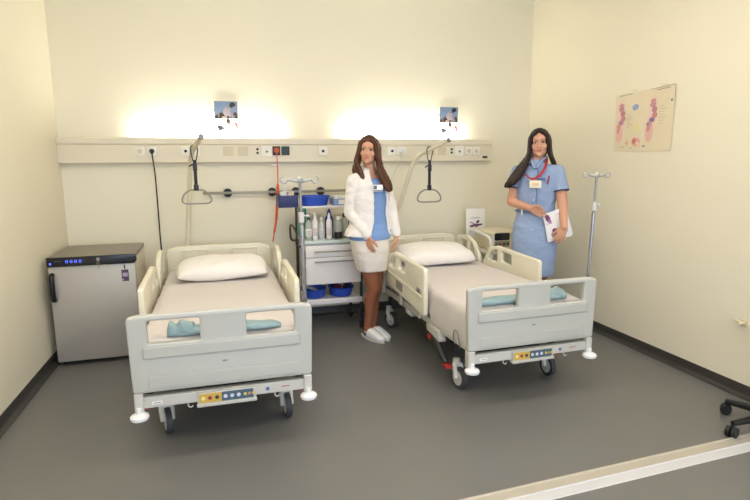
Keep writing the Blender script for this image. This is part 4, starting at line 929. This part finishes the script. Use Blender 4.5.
def woman_blue():
    X, Y = 2.62, -1.15; root = thing('person', 'dark-haired woman in short-sleeved blue dress holding papers beside the right wall', 'person', (X, Y, 0))
    a = math.radians(-42); F = V((math.sin(a), -math.cos(a), 0)); L = V((math.cos(a), math.sin(a), 0)); Z = V((0, 0, 1)); I3 = Matrix.Identity(3)
    cl_ = V((math.cos(math.radians(-33)), math.sin(math.radians(-33)), 0)); cf = V((math.sin(math.radians(-33)), -math.cos(math.radians(-33)), 0))
    q = lambda f, l, z: F*f+L*l+Z*z
    v = lambda f, l, z: cf*f+cl_*l+Z*z        # frame square to the camera
    Rsh, Lsh = q(0, -.166, 1.450), q(0, .166, 1.450)
    Rel, Lel = v(.02, -.205, 1.185), v(.085, .215, 1.165); Rwr, Lwr = v(.185, -.055, 1.150), v(.185, .232, .995)
    ha = math.radians(-34); Rh = Matrix.Rotation(ha, 3, 'Z') @ Matrix.Rotation(-.04, 3, 'Y'); hc = v(.02, .005, 1.683)
    bm = BM(); head(bm, hc, Rh, 1.0)
    chain(bm, [V((0, .01, 1.46)), v(.0, .0, 1.56), hc+V((0, .012, -.04))], [.054, .050, .054])
    loft(bm, [ring(q(0, 0, z), rx, ry, L, F, 2.3) for z, rx, ry in ((.84, .165, .11), (.95, .178, .12), (1.08, .146, .102), (1.20, .138, .098), (1.30, .152, .112), (1.40, .150, .096), (1.45, .11, .07), (1.49, .055, .05))], 32)
    chain(bm, [q(0, -.05, 1.45), Rsh-V((0, 0, .015)), Rel, Rwr], [.045, .048, .042, .028]); chain(bm, [q(0, .05, 1.45), Lsh-V((0, 0, .015)), Lel, Lwr], [.045, .048, .042, .028])
    hand(bm, Rwr, v(.10, .86, -.34), v(-.3, -.2, -.9), v(.35, .3, .85), .30, 1.0)
    hand(bm, Lwr, v(.02, -.30, -.95), v(-1, -.1, .1), v(.1, -.8, .3), .35, 1.0, .7)
    for s in (-1, 1):
        hip, knee, ank = q(0, s*.085, .90), q(.02, s*.062, .49), q(-.01, s*.055, .09)
        chain(bm, [hip, hip.lerp(knee, .5), knee, knee.lerp(ank, .3)-F*.012, knee.lerp(ank, .7), ank], [.092, .076, .056, .055, .040, .034])
        chain(bm, [ank, ank+F*.08+V((0, 0, -.045)), ank+F*.14+V((0, 0, -.062))], [.034, .030, .022])
    body = remesh(bm, 'body', SKIN2, root, .0040, 5); body.data.materials.append(TIGHTS)
    for p in body.data.polygons:
        if p.center.z < .75: p.material_index = 1
    BR = hairmat('dark_brown_hair', (38, 24, 19))
    face_parts(root, hc, Rh, 1.0, BR, I3)
    # dress with short sleeves, open collar
    DR = mat('blue_dress_cotton', (152, 170, 200), .8, var=.05, bump=.35, bscale=22, spec=.2)
    bm = BM(); loft(bm, [ring(q(.0, 0, z), rx, ry, L, F, 2.4) for z, rx, ry in ((.545, .164, .125), (.56, .170, .132), (.70, .184, .142), (.85, .192, .148), (.97, .188, .142), (1.09, .158, .116), (1.17, .155, .118), (1.28, .170, .132), (1.38, .176, .126), (1.44, .150, .098), (1.485, .102, .080), (1.52, .070, .066), (1.55, .060, .060))], 40)
    for S_, E_, ln in ((Rsh, Rel, .56), (Lsh, Lel, .58)):
        e = S_.lerp(E_, ln); d = (E_-S_).normalized(); x = frame(d)
        chain(bm, [q(0, 0, 1.475).lerp(S_, .5), S_+V((0, 0, -.008))], [.050, .060])
        loft(bm, [(S_+d*.0, .058, .058, x[0], x[1], 2), (S_.lerp(E_, .3), .064, .064, x[0], x[1], 2), (e, .070, .067, x[0], x[1], 2)], 24)
    dr = remesh(bm, 'dress', DR, root, .006, 2, .005, 9)
    bm = BM()
    for S_, E_, ln in ((Rsh, Rel, .555), (Lsh, Lel, .575)):
        d = (E_-S_).normalized(); x = frame(d); e = S_.lerp(E_, ln); loft(bm, [(e-d*.003, .0715, .0685, x[0], x[1], 2), (e+d*.006, .072, .069, x[0], x[1], 2)], 24)
    finish(bm, 'sleeve_trim', mat('navy_trim', (52, 60, 96), .7), dr)
    for i in range(6):
        bm = BM(); zz = 1.38-.085*i; ball(bm, q((.138, .140, .132, .122, .118, .142)[i], .0, zz), .008, None, 1); finish(bm, 'button', mat('pearl_button', (198, 208, 224), .35), dr)
    bm = BM(); tube(bm, [q(f, .022, z) for f, z in ((.098, 1.46), (.128, 1.40), (.134, 1.30), (.126, 1.20), (.118, 1.12))], .004, 6); finish(bm, 'placket_seam', mat('blue_seam', (118, 138, 178), .8), dr)
    bm = BM(); tube(bm, smooth_path([q(.100, .006, 1.475), q(.066, .036, 1.535), q(.0, .060, 1.565), q(-.056, .0, 1.575), q(.0, -.060, 1.565), q(.066, -.036, 1.535), q(.100, -.006, 1.475)]), .020, 8, flat=.5); finish(bm, 'collar', DR, dr)
    bm = BM(); tube(bm, [q(.120*math.sin(t), .160*math.cos(t), 1.105) for t in [2*PI*k/40 for k in range(40)]], .020, 8, True, flat=.4); finish(bm, 'belt', mat('blue_dress_belt', (126, 148, 190), .8), dr)
    bm = BM(); box(bm, q(.122, -.095, 1.105), (.014, .012, .055), .002); finish(bm, 'belt_loop', PAPER, dr)
    # pen in the chest pocket
    bm = BM(); cyl(bm, v(.155, .085, 1.345), v(.150, .095, 1.415), .006, n=8); finish(bm, 'pocket_pen', mat('crimson_pen', (150, 36, 56), .4), dr)
    bm = BM(); box(bm, v(.148, .03, 1.385), (.07, .01, .02), .003, Matrix.Rotation(math.radians(-33), 3, 'Z')); finish(bm, 'pocket_edge', mat('dark_blue_edge', (84, 104, 150), .7), dr)
    # lanyard and badge
    bm = BM(); tube(bm, smooth_path([v(-.05, .05, 1.575), v(.03, .070, 1.555), v(.105, .062, 1.49), v(.140, .030, 1.43), v(.156, -.015, 1.392), v(.158, -.05, 1.39)]), .010, 8, flat=.5)
    tube(bm, smooth_path([v(.158, -.05, 1.39), v(.157, -.075, 1.405), v(.150, -.095, 1.425)]), .010, 8, flat=.6); finish(bm, 'lanyard', mat('red_lanyard', (176, 36, 44), .6), root)
    RB = Matrix.Rotation(math.radians(-33), 3, 'Z'); c = v(.17, -.012, 1.345); bm = BM(); box(bm, c, (.095, .004, .062), .001, RB); bd = finish(bm, 'name_badge', mat('cream_badge', (240, 228, 200), .6), root)
    bm = BM(); box(bm, c+RB @ V((0, -.0035, .0)), (.05, .002, .018), 0, RB); finish(bm, 'badge_print', mat('tan_print', (214, 190, 150), .6), bd)
    # hair: long, straight, over her right shoulder in front
    bm = BM(); Ph = lambda x, y, z: hc+Rh @ V((x, y, z)); rnd = random.Random(5)
    ball(bm, Ph(0, .028, .040), (.086, .098, .090), Rh, 3); ball(bm, Ph(0, .06, -.03), (.078, .060, .10), Rh, 3)
    for s in (-1, 1):
        for k in range(18):
            u = k/17; y0 = -.058+.13*u
            ty = -.045+.10*u; top = Ph(s*.012, ty, .024+.088*math.sqrt(max(.05, 1-((ty-.028)/.100)**2))); g = math.sqrt(u)
            side = Ph(s*(.054+.024*g), y0, .060-.01*u); ear = Ph(s*(.069+.017*g), y0+.008, -.02)
            if s < 0:
                chin = Ph(-.080-.018*u, y0*.8, -.10); sh = v(.115-.06*u, -.105-.055*u, 1.475); e1 = v(.145-.06*u, -.145-.065*u, 1.40); e2 = v(.14-.05*u, -.20-.065*u, 1.31+.03*rnd.random())
                chain(bm, smooth_path([top, side, ear, chin, sh, e1, e2], 3), [.015]*9+[.017]*3+[.018]*3+[.016]*3+[.006])
            else:
                chin = Ph(.082+.014*u, y0+.022, -.10); sh = v(.03-.10*u, .125+.02*rnd.random(), 1.50)
                chain(bm, smooth_path([top, side, ear, chin, sh, sh+v(-.06, .0, -.05)], 3), [.015]*9+[.015]*3+[.013]*3+[.008])
    remesh(bm, 'hair', BR, root, .0055, 6, .003, 60, .10)
    # shoes
    for s in (-1, 1):
        h = q(-.055, s*.055, 0); bm = BM()
        loft(bm, [ring(h+F*d+V((0, 0, z)), rx, rz, L, Z, 2.5) for d, z, rx, rz in ((-.012, .034, .025, .014), (.0, .04, .036, .03), (.06, .050, .040, .044), (.12, .055, .046, .050), (.17, .045, .047, .040), (.22, .035, .038, .028), (.25, .028, .018, .014))], 24)
        sh_ = remesh(bm, 'shoe', mat('white_clog_leather', (238, 236, 232), .4), root, .005, 2)
        for vt in sh_.data.vertices: vt.co.z = max(vt.co.z, .002)
    # papers she holds
    ps = [(rct(.06, .60, .30, .64), (206, 190, 206)), (ell(.16, .80, .09, .16, rot=.35), (120, 62, 116)), (ell(.22, .70, .06, .09, rot=.2), (176, 120, 168)), (ell(.40, .30, .16, .10, rot=-.5), (118, 60, 124)), (ell(.30, .24, .12, .06, rot=.2), (150, 90, 150)), (ell(.75, .55, .07, .18, rot=.2), (214, 160, 186)), (ell(.82, .30, .08, .14), (226, 186, 200)), (rct(.5, .86, .9, .88), (190, 182, 190))]
    bk = thing('brochure_stack', 'white brochures with purple print held against the hip of the woman in blue', 'papers', (X, Y, 0))
    Rw = Matrix.Rotation(math.radians(-8), 3, 'Z') @ Matrix.Rotation(math.radians(-13), 3, 'Y')
    for k in range(3):
        p = art('brochure', .215, .245, ps if k == 0 else [], PAPER, bk, thick=.004)
        p.matrix_local = Matrix.Translation(v(.122-.006*k, .205+.006*k, .885+.004*k)) @ (Rw @ Matrix.Rotation(-.05*k, 3, 'Y')).to_4x4()
    return root
woman_blue()
